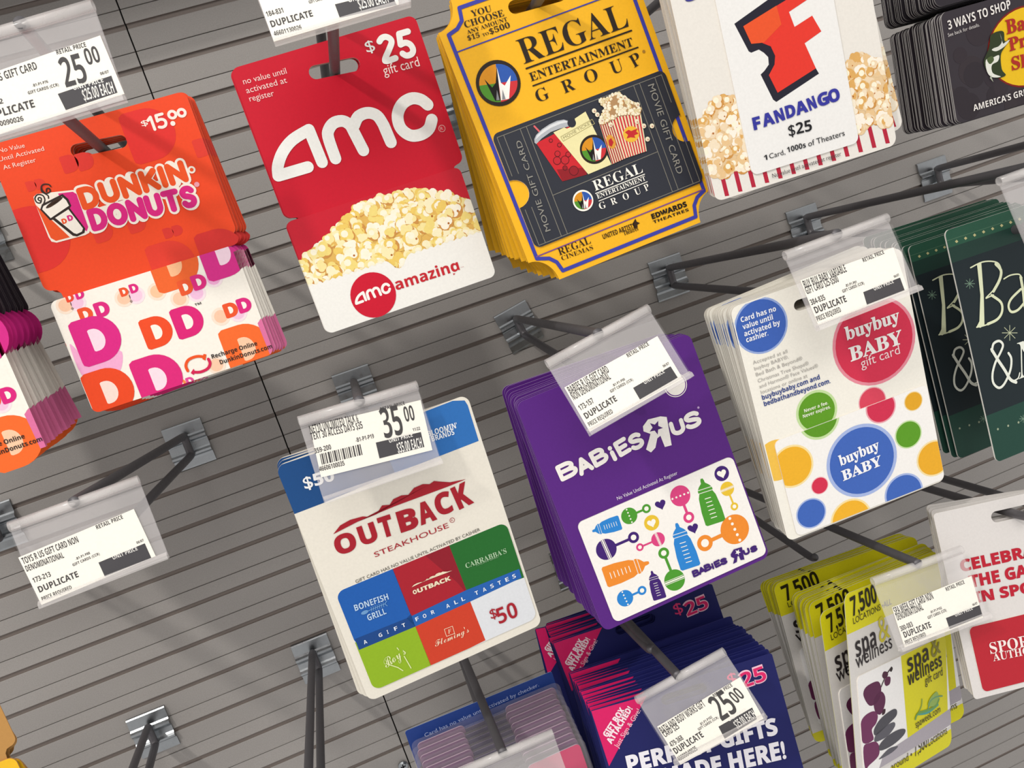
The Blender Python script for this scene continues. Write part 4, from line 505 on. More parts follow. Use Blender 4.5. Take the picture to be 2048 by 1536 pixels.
('t',3,'2A2412','spa',[46.61,-8.61],21.68,11.77,4,'b',),('t',3,'8A8434','&',[71.12,-7.28],10.21,16.65,6.1,'s',),('t',3,'2A2412','wellness',[45.7,-15.89],35.8,8.95,2.9,'b',),
('t',3,'3A3418','gift card',[62.55,-20.26],18.76,6.03,1,'r',),('s',3,'6A9A52',1.36,[[50.36,-36.28],[53.43,-34.08],[63.52,-35.34],[71.66,-35.3],[75.54,-32.59]],0,1,),
('s',3,'4A9A92',1.36,[[53.4,-34.39],[63.36,-36.58],[74,-35.37]],0,1,),('s',3,'7AA04A',0.79,[[53.43,-34.08],[57.23,-30.81],[58.24,-27.29]],0,1,),
('s',3,'6A9A72',0.81,[[63.6,-34.72],[66.37,-31.07],[72.29,-30.3],[79.21,-31.75]],0,1,),('p',3,'8FAE5A',[[63.83,-32.86],[66.6,-29.21],[73.82,-27.51],[75.54,-32.59],[70.53,-34.95]],1,),
('t',3,'3A3418','spaweek.com',[50.24,-41.63],26.12,5.23,2.8,'r',),],
 },
 'bath': {
  'backer': [
('p',1,'D81F66',[[0.53,-0.25],[31.96,-1.45],[1.6,-32.37]],0,),],
  'lettering': [
('t',2,'F5E1EA','GIFT BOX',[5.03,-16.8],17.75,3.85,40.5,'X',),('t',2,'F5E1EA','ATTACHED!',[5.99,-20.99],22.51,3.85,42.4,'X',),('t',2,'F3C9D8','Just Sign & Give!',[8.9,-24.27],23.91,3.41,41.9,'r',),
('t',2,'E5407A','$',[77.26,-10.5],5.55,8.32,1.9,'b',),('t',2,'F0C5D8','25',[83.49,-14.06],15.58,10.62,1.9,'X',),('t',3,'DF2A6C','25',[84.02,-13.84],14.63,9.71,1.9,'b',),
('t',2,'ECEAF2','PERFECT GIFTS',[10.91,-38.93],85.85,10.42,-3.5,'X',),('t',2,'ECEAF2','MADE HERE!',[27.2,-52.49],70.39,11.25,-5,'X',),],
 },
 'sleeve': {
  'lettering': [
('t',1,'A9B6DC','Card has no value until activated by checker.',[9.68,-8.1],70.69,2.78,2,'r',),],
 },
 'lab_toys': {
  'paper': [
('paper',0,'F3F0E6',[[-0.97,-13.13],[47.85,-10.82],[49.16,-33.54],[0.55,-35.42]],),('t',2,'2A2729','TOYS R US GIFT CARD NON',[-0.04,-16.65],22.94,2.78,1.6,'bc',),
('t',2,'2A2729','DENOMINATIONAL',[0.1,-20.04],15.31,2.56,0.1,'bc',),('t',2,'2A2729','-B1-P1-P88',[19.26,-22.79],6.04,1.03,3.5,'b',),('t',2,'2A2729','GIFT CARDS (CCR)',[17.31,-24.87],11.38,1.14,3.1,'b',),
('t',2,'2A2729','173-213',[0.93,-25.53],7.16,2.13,0.6,'b',),('t',2,'2A2729','DUPLICATE',[1.62,-30.25],16.33,2.58,1.3,'x',),('t',2,'2A2729','PRICE REQUIRED',[1.47,-34.01],12.26,1.69,1.3,'bc',),
('t',2,'2A2729','RETAIL PRICE',[31.26,-13.59],11.3,1.74,2.4,'b',),('t',2,'2A2729','06/07',[43.93,-25.65],3.05,1.06,2,'b',),('p',1,'2B2930',[[27,-27.21],[46.93,-26.55],[47.25,-33.57],[27.32,-33.88]],0,),
('t',2,'E6E4E0','UNIT PRICE',[32.88,-28.34],10.52,1.63,0.9,'b',),],
 },
 'lab_out': {
  'paper': [
('paper',0,'F3F0E6',[[3.76,-3.13],[53.48,-6.51],[51.77,-29.44],[1.88,-25.4]],),('t',2,'2A2729','NET10 UNLIMITED TALK &',[3.24,-6.21],21.18,3.45,-3.2,'bc',),
('t',2,'2A2729','TEXT 30 ACCESS DAYS $35',[2.74,-9.06],22.52,3.13,-4.4,'bc',),('t',2,'2A2729','-B1-P1-P19',[20.47,-15.69],8.14,1.83,-4,'b',),('t',2,'2A2729','359-200',[2.42,-14.87],7.21,2.09,-2.7,'b',),
('t',2,'2A2729','46606100035',[2.04,-22.77],10.93,1.99,-4.4,'b',),('t',2,'2A2729','RETAIL PRICE',[34.85,-5.98],11.25,1.54,-2.1,'b',),('t',2,'2A2729','35',[33.04,-18.04],8.85,13.09,-4.2,'bc',),
('t',2,'2A2729','00',[44,-13.86],4.5,6.66,-5.4,'bc',),('t',2,'2A2729','11/22',[45.95,-18.83],3.37,1.35,-4.4,'b',),('p',1,'2B2930',[[28.6,-18.44],[49.2,-20.16],[48.67,-26.98],[28.06,-25.57]],0,),
('t',2,'EDEBE6','UNIT PRICE',[34.32,-20.4],10.83,1.88,-3.2,'b',),('t',2,'EDEBE6','$35.00 EACH',[36.62,-25.93],11.4,4.46,-5,'bc',),('p',1,'2A2729',[[4.24,-15.69],[4.56,-15.71],[4.1,-20.37],[3.78,-20.34]],0,),
('p',1,'2A2729',[[4.88,-15.73],[5.53,-15.78],[5.07,-20.44],[4.42,-20.39]],0,),('p',1,'2A2729',[[5.85,-15.81],[6.12,-15.82],[5.66,-20.49],[5.39,-20.47]],0,),
('p',1,'2A2729',[[6.49,-15.85],[7.03,-15.89],[6.57,-20.56],[6.03,-20.52]],0,),('p',1,'2A2729',[[7.57,-15.93],[8.43,-15.99],[7.97,-20.67],[7.11,-20.6]],0,),
('p',1,'2A2729',[[8.76,-16.02],[9.08,-16.04],[8.62,-20.72],[8.29,-20.69]],0,),('p',1,'2A2729',[[9.62,-16.08],[9.95,-16.1],[9.48,-20.78],[9.16,-20.76]],0,),
('p',1,'2A2729',[[10.27,-16.13],[11.03,-16.18],[10.57,-20.87],[9.81,-20.81]],0,),('p',1,'2A2729',[[11.36,-16.21],[11.63,-16.23],[11.16,-20.91],[10.89,-20.89]],0,),
('p',1,'2A2729',[[12.06,-16.26],[12.5,-16.29],[12.03,-20.98],[11.6,-20.95]],0,),('p',1,'2A2729',[[13.15,-16.34],[13.42,-16.36],[12.96,-21.05],[12.68,-21.03]],0,),
('p',1,'2A2729',[[13.86,-16.39],[14.62,-16.45],[14.16,-21.15],[13.39,-21.09]],0,),('p',1,'2A2729',[[15.06,-16.48],[15.39,-16.5],[14.92,-21.2],[14.59,-21.18]],0,),
('p',1,'2A2729',[[15.82,-16.53],[16.15,-16.56],[15.69,-21.26],[15.36,-21.24]],0,),('p',1,'2A2729',[[16.59,-16.59],[17.25,-16.64],[16.78,-21.35],[16.12,-21.3]],0,),
('p',1,'2A2729',[[17.69,-16.67],[17.96,-16.69],[17.5,-21.4],[17.22,-21.38]],0,),('p',1,'2A2729',[[18.46,-16.73],[19.12,-16.78],[18.65,-21.49],[17.99,-21.44]],0,),
('p',1,'2A2729',[[19.67,-16.82],[20,-16.84],[19.53,-21.56],[19.2,-21.54]],0,),('p',1,'2A2729',[[20.44,-16.87],[21.22,-16.93],[20.74,-21.66],[19.97,-21.6]],0,),
('p',1,'2A2729',[[21.55,-16.95],[21.99,-16.99],[21.52,-21.72],[21.08,-21.68]],0,),],
 },
 'lab_bab': {
  'paper': [
('paper',0,'F3F0E6',[[1.34,-12.47],[50.42,-12.7],[49.93,-34.93],[0.9,-34.68]],),('t',2,'2A2729','BABIES R US GIFT CARD',[2.21,-16.34],20.44,3.41,0.2,'bc',),
('t',2,'2A2729','NON DENOMINATIONAL',[2.06,-19.43],19.58,3.08,0.5,'bc',),('t',2,'2A2729','-B1-P1-P90',[20.44,-22.77],6.42,1.11,-0.2,'b',),('t',2,'2A2729','GIFT CARDS (CCR)',[18.14,-24.57],11.76,1.22,-0.5,'b',),
('t',2,'2A2729','173-157',[2.18,-24.82],7.32,2.42,1.3,'b',),('t',2,'2A2729','DUPLICATE',[2.53,-29.19],16.35,2.63,0.9,'x',),('t',2,'2A2729','PRICE REQUIRED',[2.04,-32.82],12.36,1.97,0.7,'bc',),
('t',2,'2A2729','RETAIL PRICE',[33.39,-14.72],11.5,1.8,1.1,'b',),('t',2,'2A2729','06/07',[45.03,-26.36],3.17,1.13,0.2,'b',),('p',1,'2B2930',[[28,-27.48],[48.07,-27.38],[48.15,-33.29],[27.87,-33.44]],0,),
('t',2,'E6E4E0','UNIT PRICE',[33.5,-28.73],10.79,1.91,0.9,'b',),],
 },
 'lab_bbbl': {
  'paper': [
('paper',0,'F3F0E6',[[2.16,-12.46],[50.71,-13.48],[48.9,-34.33],[1.65,-33.99]],),('t',2,'2A2729','BUY BUY BABY VARIABLE',[2.8,-16.6],21.96,3.53,0.8,'bc',),
('t',2,'2A2729','GIFT CARD $25-$500',[2.49,-19.39],16.77,3.35,0.5,'bc',),('t',2,'2A2729','-B1-P1-P91',[21.13,-22.66],5.85,1.25,-0.9,'b',),('t',2,'2A2729','GIFT CARDS (CCR)',[18.78,-24.55],11.39,1.34,1,'b',),
('t',2,'2A2729','384-835',[2.44,-24.62],7.37,2.47,0.3,'b',),('t',2,'2A2729','DUPLICATE',[2.79,-28.73],16.18,2.91,-0.3,'x',),('t',2,'2A2729','PRICE REQUIRED',[2.1,-32.36],12.43,2.29,1.2,'bc',),
('t',2,'2A2729','RETAIL PRICE',[34.04,-14.98],11.27,1.81,1.3,'b',),('t',2,'2A2729','06/07',[45.01,-26.66],2.76,1.09,2.5,'b',),('p',1,'2B2930',[[28.02,-27.53],[47.65,-27.42],[47.26,-33.56],[27.27,-33.38]],0,),
('t',2,'E6E4E0','UNIT PRICE',[33.39,-28.73],10.4,1.8,0.6,'b',),],
 },
 'lab_spal': {
  'paper': [
('paper',0,'F3F0E6',[[4.76,-14.92],[53.4,-14.09],[50.68,-35.59],[3.41,-35.46]],),('t',2,'2A2729','SPA WEEK GIFT CARD NON',[5.09,-18.89],23.45,3.64,1.9,'bc',),
('t',2,'2A2729','DENOMINATIONAL',[5.22,-21.99],15.71,3.33,1.8,'bc',),('t',2,'2A2729','-B1-P1-P102',[23.75,-24.48],7.05,1.22,1.9,'b',),('t',2,'2A2729','GIFT CARDS (CCR)',[21.38,-26.62],11.42,1.38,2.3,'b',),
('t',2,'2A2729','300-083',[4.78,-27.49],7.39,2.42,2.3,'b',),('t',2,'2A2729','DUPLICATE',[5.35,-31.07],16.13,2.87,0.7,'x',),('t',2,'2A2729','PRICE REQUIRED',[4.6,-34.63],12.31,2.26,2,'bc',),
('t',2,'2A2729','RETAIL PRICE',[36.84,-16.87],11.4,1.86,2.2,'b',),('t',2,'2A2729','06/07',[47.67,-28.34],3.03,1.09,2.1,'b',),('p',1,'2B2930',[[30.84,-29.17],[51.42,-29.06],[50.75,-34.51],[30.5,-34.89]],0,),
('t',2,'E6E4E0','UNIT PRICE',[36.24,-30.22],10.7,1.69,1.5,'b',),],
 },
 'lab_bathl': {
  'paper': [
('paper',0,'F3F0E6',[[1.88,-15.92],[53.68,-13.85],[52.08,-35.99],[1.67,-37.43]],),('t',2,'2A2729','BATH AND BODY WORKS GIFT',[2.44,-20.24],28.04,3.48,4.2,'bc',),
('t',2,'2A2729','CARD $25',[2.63,-22.39],9.51,3.06,4.4,'bc',),('t',2,'2A2729','-B1-P1-P102',[22.27,-25.33],7.78,1.22,5.2,'b',),('t',2,'2A2729','GIFT CARDS (CCR)',[20.05,-27.03],12.54,1.22,3.9,'b',),
('t',2,'2A2729','479-368',[2.65,-27.94],8.1,2.49,4.7,'b',),('t',2,'2A2729','DUPLICATE',[2.74,-31.91],18.13,3.04,4.1,'x',),('t',2,'2A2729','46600040025',[2.02,-35.72],12.09,2.34,4,'b',),
('t',2,'2A2729','RETAIL PRICE',[36.56,-16.62],11.39,1.73,3.5,'b',),('t',2,'2A2729','25',[33.35,-28.28],10.3,12.47,5,'bc',),('t',2,'2A2729','00',[44.63,-24.18],5.88,6.19,11.8,'bc',),
('p',1,'2B2930',[[30.03,-29.63],[50.3,-29],[49.08,-34.74],[29.39,-36.02]],0,),('t',2,'EDEBE6','UNIT PRICE',[36.44,-29.79],10.69,1.58,3.6,'b',),('t',2,'EDEBE6','$25.00 EACH',[37.89,-34.57],11.9,3.92,4,'bc',),],
 },
 'lab_dunkl': {
  'paper': [
('paper',0,'F3F0E6',[[-10.62,-13.79],[52.75,-10.89],[54.07,-33.41],[-8.1,-34.8]],),('t',2,'2A2729','DUNKIN DONUTS GIFT CARD',[-7,-16.72],33.98,2.76,1.1,'bc',),
('t',2,'2A2729','-B1-P1-P76',[22.99,-21.73],5.94,0.99,-0.8,'b',),('t',2,'2A2729','GIFT CARDS (CCR)',[20.54,-23.84],11.68,1.08,-0.5,'b',),('t',2,'2A2729','170-132',[0.81,-23.71],10.04,1.79,-3.3,'b',),
('t',2,'2A2729','DUPLICATE',[1.88,-28.51],19.48,2.78,-0.8,'x',),('t',2,'2A2729','46600090026',[1.7,-31.53],13.97,1.79,-3.3,'b',),('t',2,'2A2729','RETAIL PRICE',[35.44,-13.15],11.17,1.62,-0.9,'b',),
('t',2,'2A2729','25',[34.59,-25.35],8.59,10.64,-1,'bc',),('t',2,'2A2729','00',[44.74,-19.83],5.24,5.88,-1.2,'bc',),('t',2,'2A2729','06/07',[48.08,-24.56],3.22,1,0.1,'b',),
('p',1,'2B2930',[[30.78,-26.6],[51.73,-25.77],[51.82,-32.27],[31.57,-32.98]],0,),('t',2,'EDEBE6','UNIT PRICE',[36.88,-26.96],11.44,1.72,-1.3,'b',),('t',2,'EDEBE6','$25.00 EACH',[39.26,-31.68],11.69,4.17,-1.7,'bc',),],
 },
 'lab_amcl': {
  'paper': [
('paper',0,'F3F0E6',[[0.6,-1.45],[56.76,-1.95],[49.79,-34.49],[0.06,-34.89]],),('t',2,'2A2729','184-831',[0.96,-24.73],6.47,2.01,-1.5,'b',),('t',2,'2A2729','DUPLICATE',[1.22,-29.26],16.13,2.55,-1,'x',),
('t',2,'2A2729','46601130026',[1.02,-32.85],10.61,1.82,-2.3,'b',),('t',2,'2A2729','GIFT CARDS (CCR)',[17.63,-24.35],8.84,1.2,-0.4,'b',),('p',1,'2B2930',[[26.64,-27.38],[48.58,-28.22],[48.8,-34.45],[26.53,-33.17]],0,),
('t',2,'EDEBE6','UNIT PRICE',[32.03,-28.24],11.94,1.78,-0.9,'b',),('t',2,'EDEBE6','$25.00 EACH',[34.88,-32.04],11.57,4.32,-3.1,'bc',),],
 },
}

# ---------------------------------------------------------------- mesh helpers
class Part:
    def __init__(s): s.v = []; s.f = []; s.m = []; s.mats = []
    def mi(s, mat):
        if mat not in s.mats: s.mats.append(mat)
        return s.mats.index(mat)
    def tri(s, pts, faces, n, mat):
        o = len(s.v); k = s.mi(mat)
        s.v += [(p[0]*mm, -n*mm, p[1]*mm) for p in pts]
        for f in faces: s.f.append(tuple(o+i for i in f)); s.m.append(k)
    def poly(s, pts, n, mat):
        if len(pts) > 2: s.tri(pts, [tuple(range(len(pts)))], n, mat)
    def raw(s, verts, faces, mat):
        o = len(s.v); k = s.mi(mat); s.v += [tuple(c*mm for c in p) for p in verts]
        for f in faces: s.f.append(tuple(o+i for i in f)); s.m.append(k)
    def box(s, u0, u1, n0, n1, v0, v1, mat):
        c = [(u, -n, v) for u in (u0, u1) for n in (n0, n1) for v in (v0, v1)]
        s.raw(c, [(0, 1, 3, 2), (4, 6, 7, 5), (0, 4, 5, 1), (2, 3, 7, 6), (0, 2, 6, 4), (1, 5, 7, 3)], mat)
    def mesh(s, name, smooth=False):
        me = bpy.data.meshes.new(name); me.from_pydata(s.v, [], s.f)
        for m in s.mats: me.materials.append(m)
        me.polygons.foreach_set('material_index', s.m)
        if smooth: me.polygons.foreach_set('use_smooth', [True]*len(s.f))
        me.validate(); me.update(); return me
def obj(name, part, parent=None, smooth=False):
    o = bpy.data.objects.new(name, part.mesh(name, smooth) if isinstance(part, Part) else part); C.objects.link(o)
    if parent: o.parent = parent
    return o
def tag(o, label, cat, group=None, kind=None):
    if label: o['label'] = label
    if cat: o['category'] = cat
    if group: o['group'] = group
    if kind: o['kind'] = kind
    return o
def matrix(p):
    x, y, z, r, pi, ya = p
    return Matrix.Translation((x*mm, y*mm, z*mm)) @ Matrix.Rotation(math.radians(ya), 4, 'Z') @ Matrix.Rotation(math.radians(pi), 4, 'X') @ Matrix.Rotation(math.radians(r), 4, 'Y')
def empty(name, p, label, cat, group=None):
    o = bpy.data.objects.new(name, None); C.objects.link(o); o.empty_display_size = .01; o.matrix_world = matrix(p)
    return tag(o, label, cat, group)
def rrect(u0, v0, u1, v1, r, seg=7):
    out = []
    for cx, cy, a in ((u1-r, v1-r, 0), (u0+r, v1-r, 90), (u0+r, v0+r, 180), (u1-r, v0+r, 270)):
        for i in range(seg+1):
            t = math.radians(a+90*i/seg); out.append((cx+r*math.cos(t), cy+r*math.sin(t)))
    return out
def capsule(a, b, r):
    t0 = math.atan2(b[1]-a[1], b[0]-a[0]); out = []
    for c, s in ((b, -90), (a, 90)):
        for i in range(11): t = t0+math.radians(s+18*i); out.append((c[0]+r*math.cos(t), c[1]+r*math.sin(t)))
    return out
def fill2d(rings):
    """fill nested rings (first = outline, others = holes)"""
    cu = bpy.data.curves.new('tmp', 'CURVE'); cu.dimensions = '2D'; cu.fill_mode = 'BOTH'
    for r in rings:
        sp = cu.splines.new('POLY'); sp.points.add(len(r)-1); sp.use_cyclic_u = True
        for p, q in zip(sp.points, r): p.co = (q[0], q[1], 0, 1)
    o = bpy.data.objects.new('tmp', cu); C.objects.link(o); bpy.context.view_layer.update()
    me = o.evaluated_get(bpy.context.evaluated_depsgraph_get()).to_mesh()
    v = [(a.co.x, a.co.y) for a in me.vertices]; f = [tuple(p.vertices) for p in me.polygons]
    bpy.data.objects.remove(o); bpy.data.curves.remove(cu); return v, f
def sheet(part, rings, n0, n1, face, edge, back=None):
    v, f = fill2d(rings)
    part.tri(v, f, n1, face); part.tri(v, [tuple(reversed(q)) for q in f], n0, back or edge)
    for r in rings:
        k = len(r); part.raw([(p[0], -n0, p[1]) for p in r]+[(p[0], -n1, p[1]) for p in r], [(i, (i+1) % k, k+(i+1) % k, k+i) for i in range(k)], edge)
def spline(pts, closed=False, k=5):
    n = len(pts); out = []
    for i in range(n if closed else n-1):
        if closed: p = [pts[(i+j-1) % n] for j in range(4)]
        else: p = [pts[max(0, min(n-1, i+j-1))] for j in range(4)]
        for s in range(k):
            t = s/k
            out.append(tuple(.5*((2*p[1][c])+(-p[0][c]+p[2][c])*t+(2*p[0][c]-5*p[1][c]+4*p[2][c]-p[3][c])*t*t+(-p[0][c]+3*p[1][c]-3*p[2][c]+p[3][c])*t**3) for c in range(len(pts[0]))))
    if not closed: out.append(tuple(pts[-1]))
    return out
def clip(sub, reg):
    out = list(sub)
    for i in range(len(reg)):
        a, b = reg[i], reg[(i+1) % len(reg)]
        if abs(a[0]-b[0])+abs(a[1]-b[1]) < 1e-6: continue
        ins = lambda p: (b[0]-a[0])*(p[1]-a[1])-(b[1]-a[1])*(p[0]-a[0]) >= -1e-7
        src = out; out = []
        for j in range(len(src)):
            p, q = src[j-1], src[j]; ip, iq = ins(p), ins(q)
            if ip != iq:
                d1 = (b[0]-a[0])*(p[1]-a[1])-(b[1]-a[1])*(p[0]-a[0]); d2 = (b[0]-a[0])*(q[1]-a[1])-(b[1]-a[1])*(q[0]-a[0])
                t = d1/(d1-d2); out.append((p[0]+(q[0]-p[0])*t, p[1]+(q[1]-p[1])*t))
            if iq: out.append(tuple(q))
        if not out: return []
    return out
# ---------------------------------------------------------------- lettering
def mapch(s, up, lo, dg):
    o = ''
    for ch in s:
        if up and 'A' <= ch <= 'Z': o += chr(up+ord(ch)-65)
        elif lo and 'a' <= ch <= 'z': o += chr(lo+ord(ch)-97)
        elif dg and '0' <= ch <= '9': o += chr(dg+ord(ch)-48)
        else: o += ch
    return o
SANSB = (0x1D5D4, 0x1D5EE, 0x1D7EC); SERIFB = (0x1D400, 0x1D41A, 0x1D7CE); SERIFI = (0x1D468, 0x1D482, 0x1D7CE); SCRIPT = (0x1D4D0, 0x1D4EA, 0x1D7CE)
STYLE = {'r': (None, 0.0), 'b': (SANSB, 0.0), 'x': (SANSB, .006), 'X': (SANSB, .03), 's': (SERIFB, 0.0), 'S': (SERIFB, -.006), 'B': (SERIFB, .016), 'si': (SERIFI, -.006), 'c': (SCRIPT, -.004), 'bc': (SANSB, -.004), 'Bc': (SANSB, .012)}
TXT = {}; LAB = [None]
tcu = bpy.data.curves.new('lettering_tmp', 'FONT'); tob = bpy.data.objects.new('lettering_tmp', tcu); C.objects.link(tob)
def glyphs(s, style):
    if (s, style) in TXT: return TXT[(s, style)]
    tab, off = STYLE[style]; tcu.body = mapch(s, *tab) if tab else s; tcu.offset = off; tcu.resolution_u = 3
    bpy.context.view_layer.update()
    ev = tob.evaluated_get(bpy.context.evaluated_depsgraph_get()); me = ev.to_mesh()
    v = [(a.co.x, a.co.y) for a in me.vertices]; f = [tuple(p.vertices) for p in me.polygons]; ev.to_mesh_clear()
    TXT[(s, style)] = (v, f); return v, f
def put_text(part, n, mat, s, p, w, h, ang, style):
    v, f = glyphs(s, style)
    if not v: return
    x0, x1 = min(a[0] for a in v), max(a[0] for a in v); kx = w/max(1e-6, x1-x0); ky = h/.70*(.84 if part is not LAB[0] else 1.0)
    c, sn = math.cos(math.radians(ang)), math.sin(math.radians(ang))
    q = []
    for x, y in v:
        X, Y = (x-x0)*kx, y*ky; q.append((p[0]+X*c-Y*sn, p[1]+X*sn+Y*c))
    part.tri(q, f, n, mat)
# rounded stroke letters on a unit-height box: (width, [polylines])
def arc(cx, cy, rx, ry, a0, a1, k=10): return [(cx+rx*math.cos(math.radians(a0+(a1-a0)*i/k)), cy+ry*math.sin(math.radians(a0+(a1-a0)*i/k))) for i in range(k+1)]
G = {'D': (.8, [[(0, 0), (0, 1)], [(0, 1), (.3, 1)]+arc(.3, .5, .5, .5, 90, -90)+[(0, 0)]]),
 'U': (.75, [[(0, 1), (0, .37)]+arc(.375, .37, .375, .37, 180, 360)+[(.75, 1)]]), 'N': (.8, [[(0, 0), (0, 1), (.8, 0), (.8, 1)]]),
 'K': (.72, [[(0, 0), (0, 1)], [(.72, 1), (.05, .45)], [(.25, .6), (.72, 0)]]), 'I': (0, [[(0, 0), (0, 1)]]), 'i': (0, [[(0, 0), (0, .6)], [(0, .98), (0, 1)]]),
 'O': (.95, [arc(.475, .5, .475, .5, 0, 360, 20)]), 'T': (.8, [[(0, 1), (.8, 1)], [(.4, 1), (.4, 0)]]),
 'S': (.66, [spline([(.64, .84), (.48, .98), (.2, .98), (.03, .8), (.12, .6), (.4, .5), (.62, .36), (.62, .14), (.42, 0), (.15, .02), (0, .16)])]),
 'B': (.7, [[(0, 0), (0, 1)], [(0, 1), (.35, 1)]+arc(.35, .76, .27, .24, 90, -90)+[(0, .52)], [(.35, .52)]+arc(.4, .26, .3, .26, 90, -90)+[(0, 0)]]),
 'A': (.85, [[(0, 0), (.42, 1), (.85, 0)], [(.2, .32), (.66, .32)]]), 'E': (.6, [[(.6, 1), (0, 1), (0, 0), (.6, 0)], [(0, .5), (.5, .5)]]),
 '1': (.3, [[(0, .8), (.25, 1), (.25, 0)]]), '5': (.6, [[(.55, 1), (.08, 1), (.05, .56)], spline([(.05, .56), (.25, .63), (.5, .55), (.6, .33), (.5, .08), (.25, 0), (.03, .08)])])}
def disc(c, r, k=14): return [(c[0]+r*math.cos(2*math.pi*i/k), c[1]+r*math.sin(2*math.pi*i/k)) for i in range(k)]
STK = [0]
def stroke(part, n0, mat, w, pts, closed=False):
    r = w/2; seg = list(zip(pts, pts[1:]+([pts[0]] if closed else [])))
    seg = seg if closed else seg[:len(pts)-1]
    for a, b in seg:
        dx, dy = b[0]-a[0], b[1]-a[1]; L = math.hypot(dx, dy)
        if L < 1e-6: continue
        nx, ny = -dy/L*r, dx/L*r; STK[0] = (STK[0]+1) % 64; n = n0+STK[0]*.0006
        part.poly([(a[0]-nx, a[1]-ny), (b[0]-nx, b[1]-ny), (b[0]+nx, b[1]+ny), (a[0]+nx, a[1]+ny)], n, mat)
    for a in pts: STK[0] = (STK[0]+1) % 64; part.poly(disc(a, r, 16 if r > .6 else 8), n0+STK[0]*.0006, mat)
def put_glyphs(part, n, mat, s, p, w, h, ang, sw):
    gap = sw/h*1.22; tot = sum(G[c][0] for c in s)+gap*(len(s)-1)
    kx = w/max(tot, .001) if len(s) > 1 or G[s][0] > 0 else h
    x = 0; c, sn = math.cos(math.radians(ang)), math.sin(math.radians(ang))
    for ch in s:
        wd, pl = G[ch]
        for l in pl: stroke(part, n, mat, sw, [(p[0]+(x+a)*kx*c-b*h*sn, p[1]+(x+a)*kx*sn+b*h*c) for a, b in l])
        x += wd+gap
def letter_d(c, H, ang):
    o = [(-.45, -.38), (-.44, -.45), (-.36, -.5)]+[(-.02+.5*math.cos(t), .5*math.sin(t)) for t in [math.radians(-90+12*i) for i in range(16)]]+[(-.36, .5), (-.44, .45), (-.45, .38)]
    i = [(-.13, -.22), (-.1, -.24)]+[(-.04+.2*math.cos(t), .24*math.sin(t)) for t in [math.radians(-90+15*k) for k in range(13)]]+[(-.1, .24), (-.13, .22)]
    f = lambda L: [(c[0]+x*H, c[1]+y*H) for x, y in L]
    return f(o), f(i)
KERN = [['F2E9C2', 'EFDF9C', 'F4EFDD', 'EBD57E', 'F1E6B4', 'E8C766'], ['EFE3CD', 'E9D3B2', 'F3EBDD', 'E3C08E', 'EDDCC0', 'D9A860'], ['E9E0C4', 'F1EAD2', 'DDCDA0', 'EFE4C6']]
KSH = ['DDB25C', 'E0C296', 'B08A60']
def corn(part, base, step, l0, pol, n, r0, r1, pal, seed, reg):
    """printed popcorn: a heap of lumpy kernels inside an outline"""
    R = random.Random(seed); xs = [p[0] for p in pol]; ys = [p[1] for p in pol]
    def inside(x, y):
        c = False
        for i in range(len(pol)):
            (a, b), (d, e) = pol[i], pol[i-1]
            if (b > y) != (e > y) and x < (d-a)*(y-b)/(e-b)+a: c = not c
        return c
    P = lambda l, h, c, r, k=12: part.poly(clip(disc(c, r, k), reg) if reg else disc(c, r, k), base+step*l, ink(h))
    part.poly(clip(pol, reg) if reg else pol, base+step*(l0-.5), ink(KSH[pal]))
    pts = []
    while len(pts) < n:
        x, y = R.uniform(min(xs), max(xs)), R.uniform(min(ys), max(ys))
        if inside(x, y): pts.append((x, y))
    for i in range(len(pol)):
        a, b = pol[i-1], pol[i]; L = math.hypot(b[0]-a[0], b[1]-a[1])
        for k in range(int(L/(r1*1.5))+1): t = (k+.5)/(int(L/(r1*1.5))+1); pts.append((a[0]+(b[0]-a[0])*t, a[1]+(b[1]-a[1])*t))
    pts.sort(key=lambda p: -p[1]+R.uniform(-1, 1)*r1)
    for i, (x, y) in enumerate(pts):
        l = l0+.03*i; r = R.uniform(r0, r1); h = R.choice(KERN[pal])
        P(l, KSH[pal] if R.random() < .65 else 'C98F48', (x+r*.1, y-r*.17), r)
        a0 = R.uniform(0, 6.28)
        for j in range(4): a = a0+j*1.57+R.uniform(-.4, .4); P(l+.004+.004*j, h if j else R.choice(KERN[pal]), (x+r*.46*math.cos(a), y+r*.46*math.sin(a)), r*R.uniform(.46, .6))
        P(l+.021, R.choice(['F4EED6', h]), (x-r*.1, y+r*.22), r*.44, 10)
        if R.random() < .33: P(l+.024, 'AE6A30', (x+r*.4, y-r*.35), r*.15, 7)
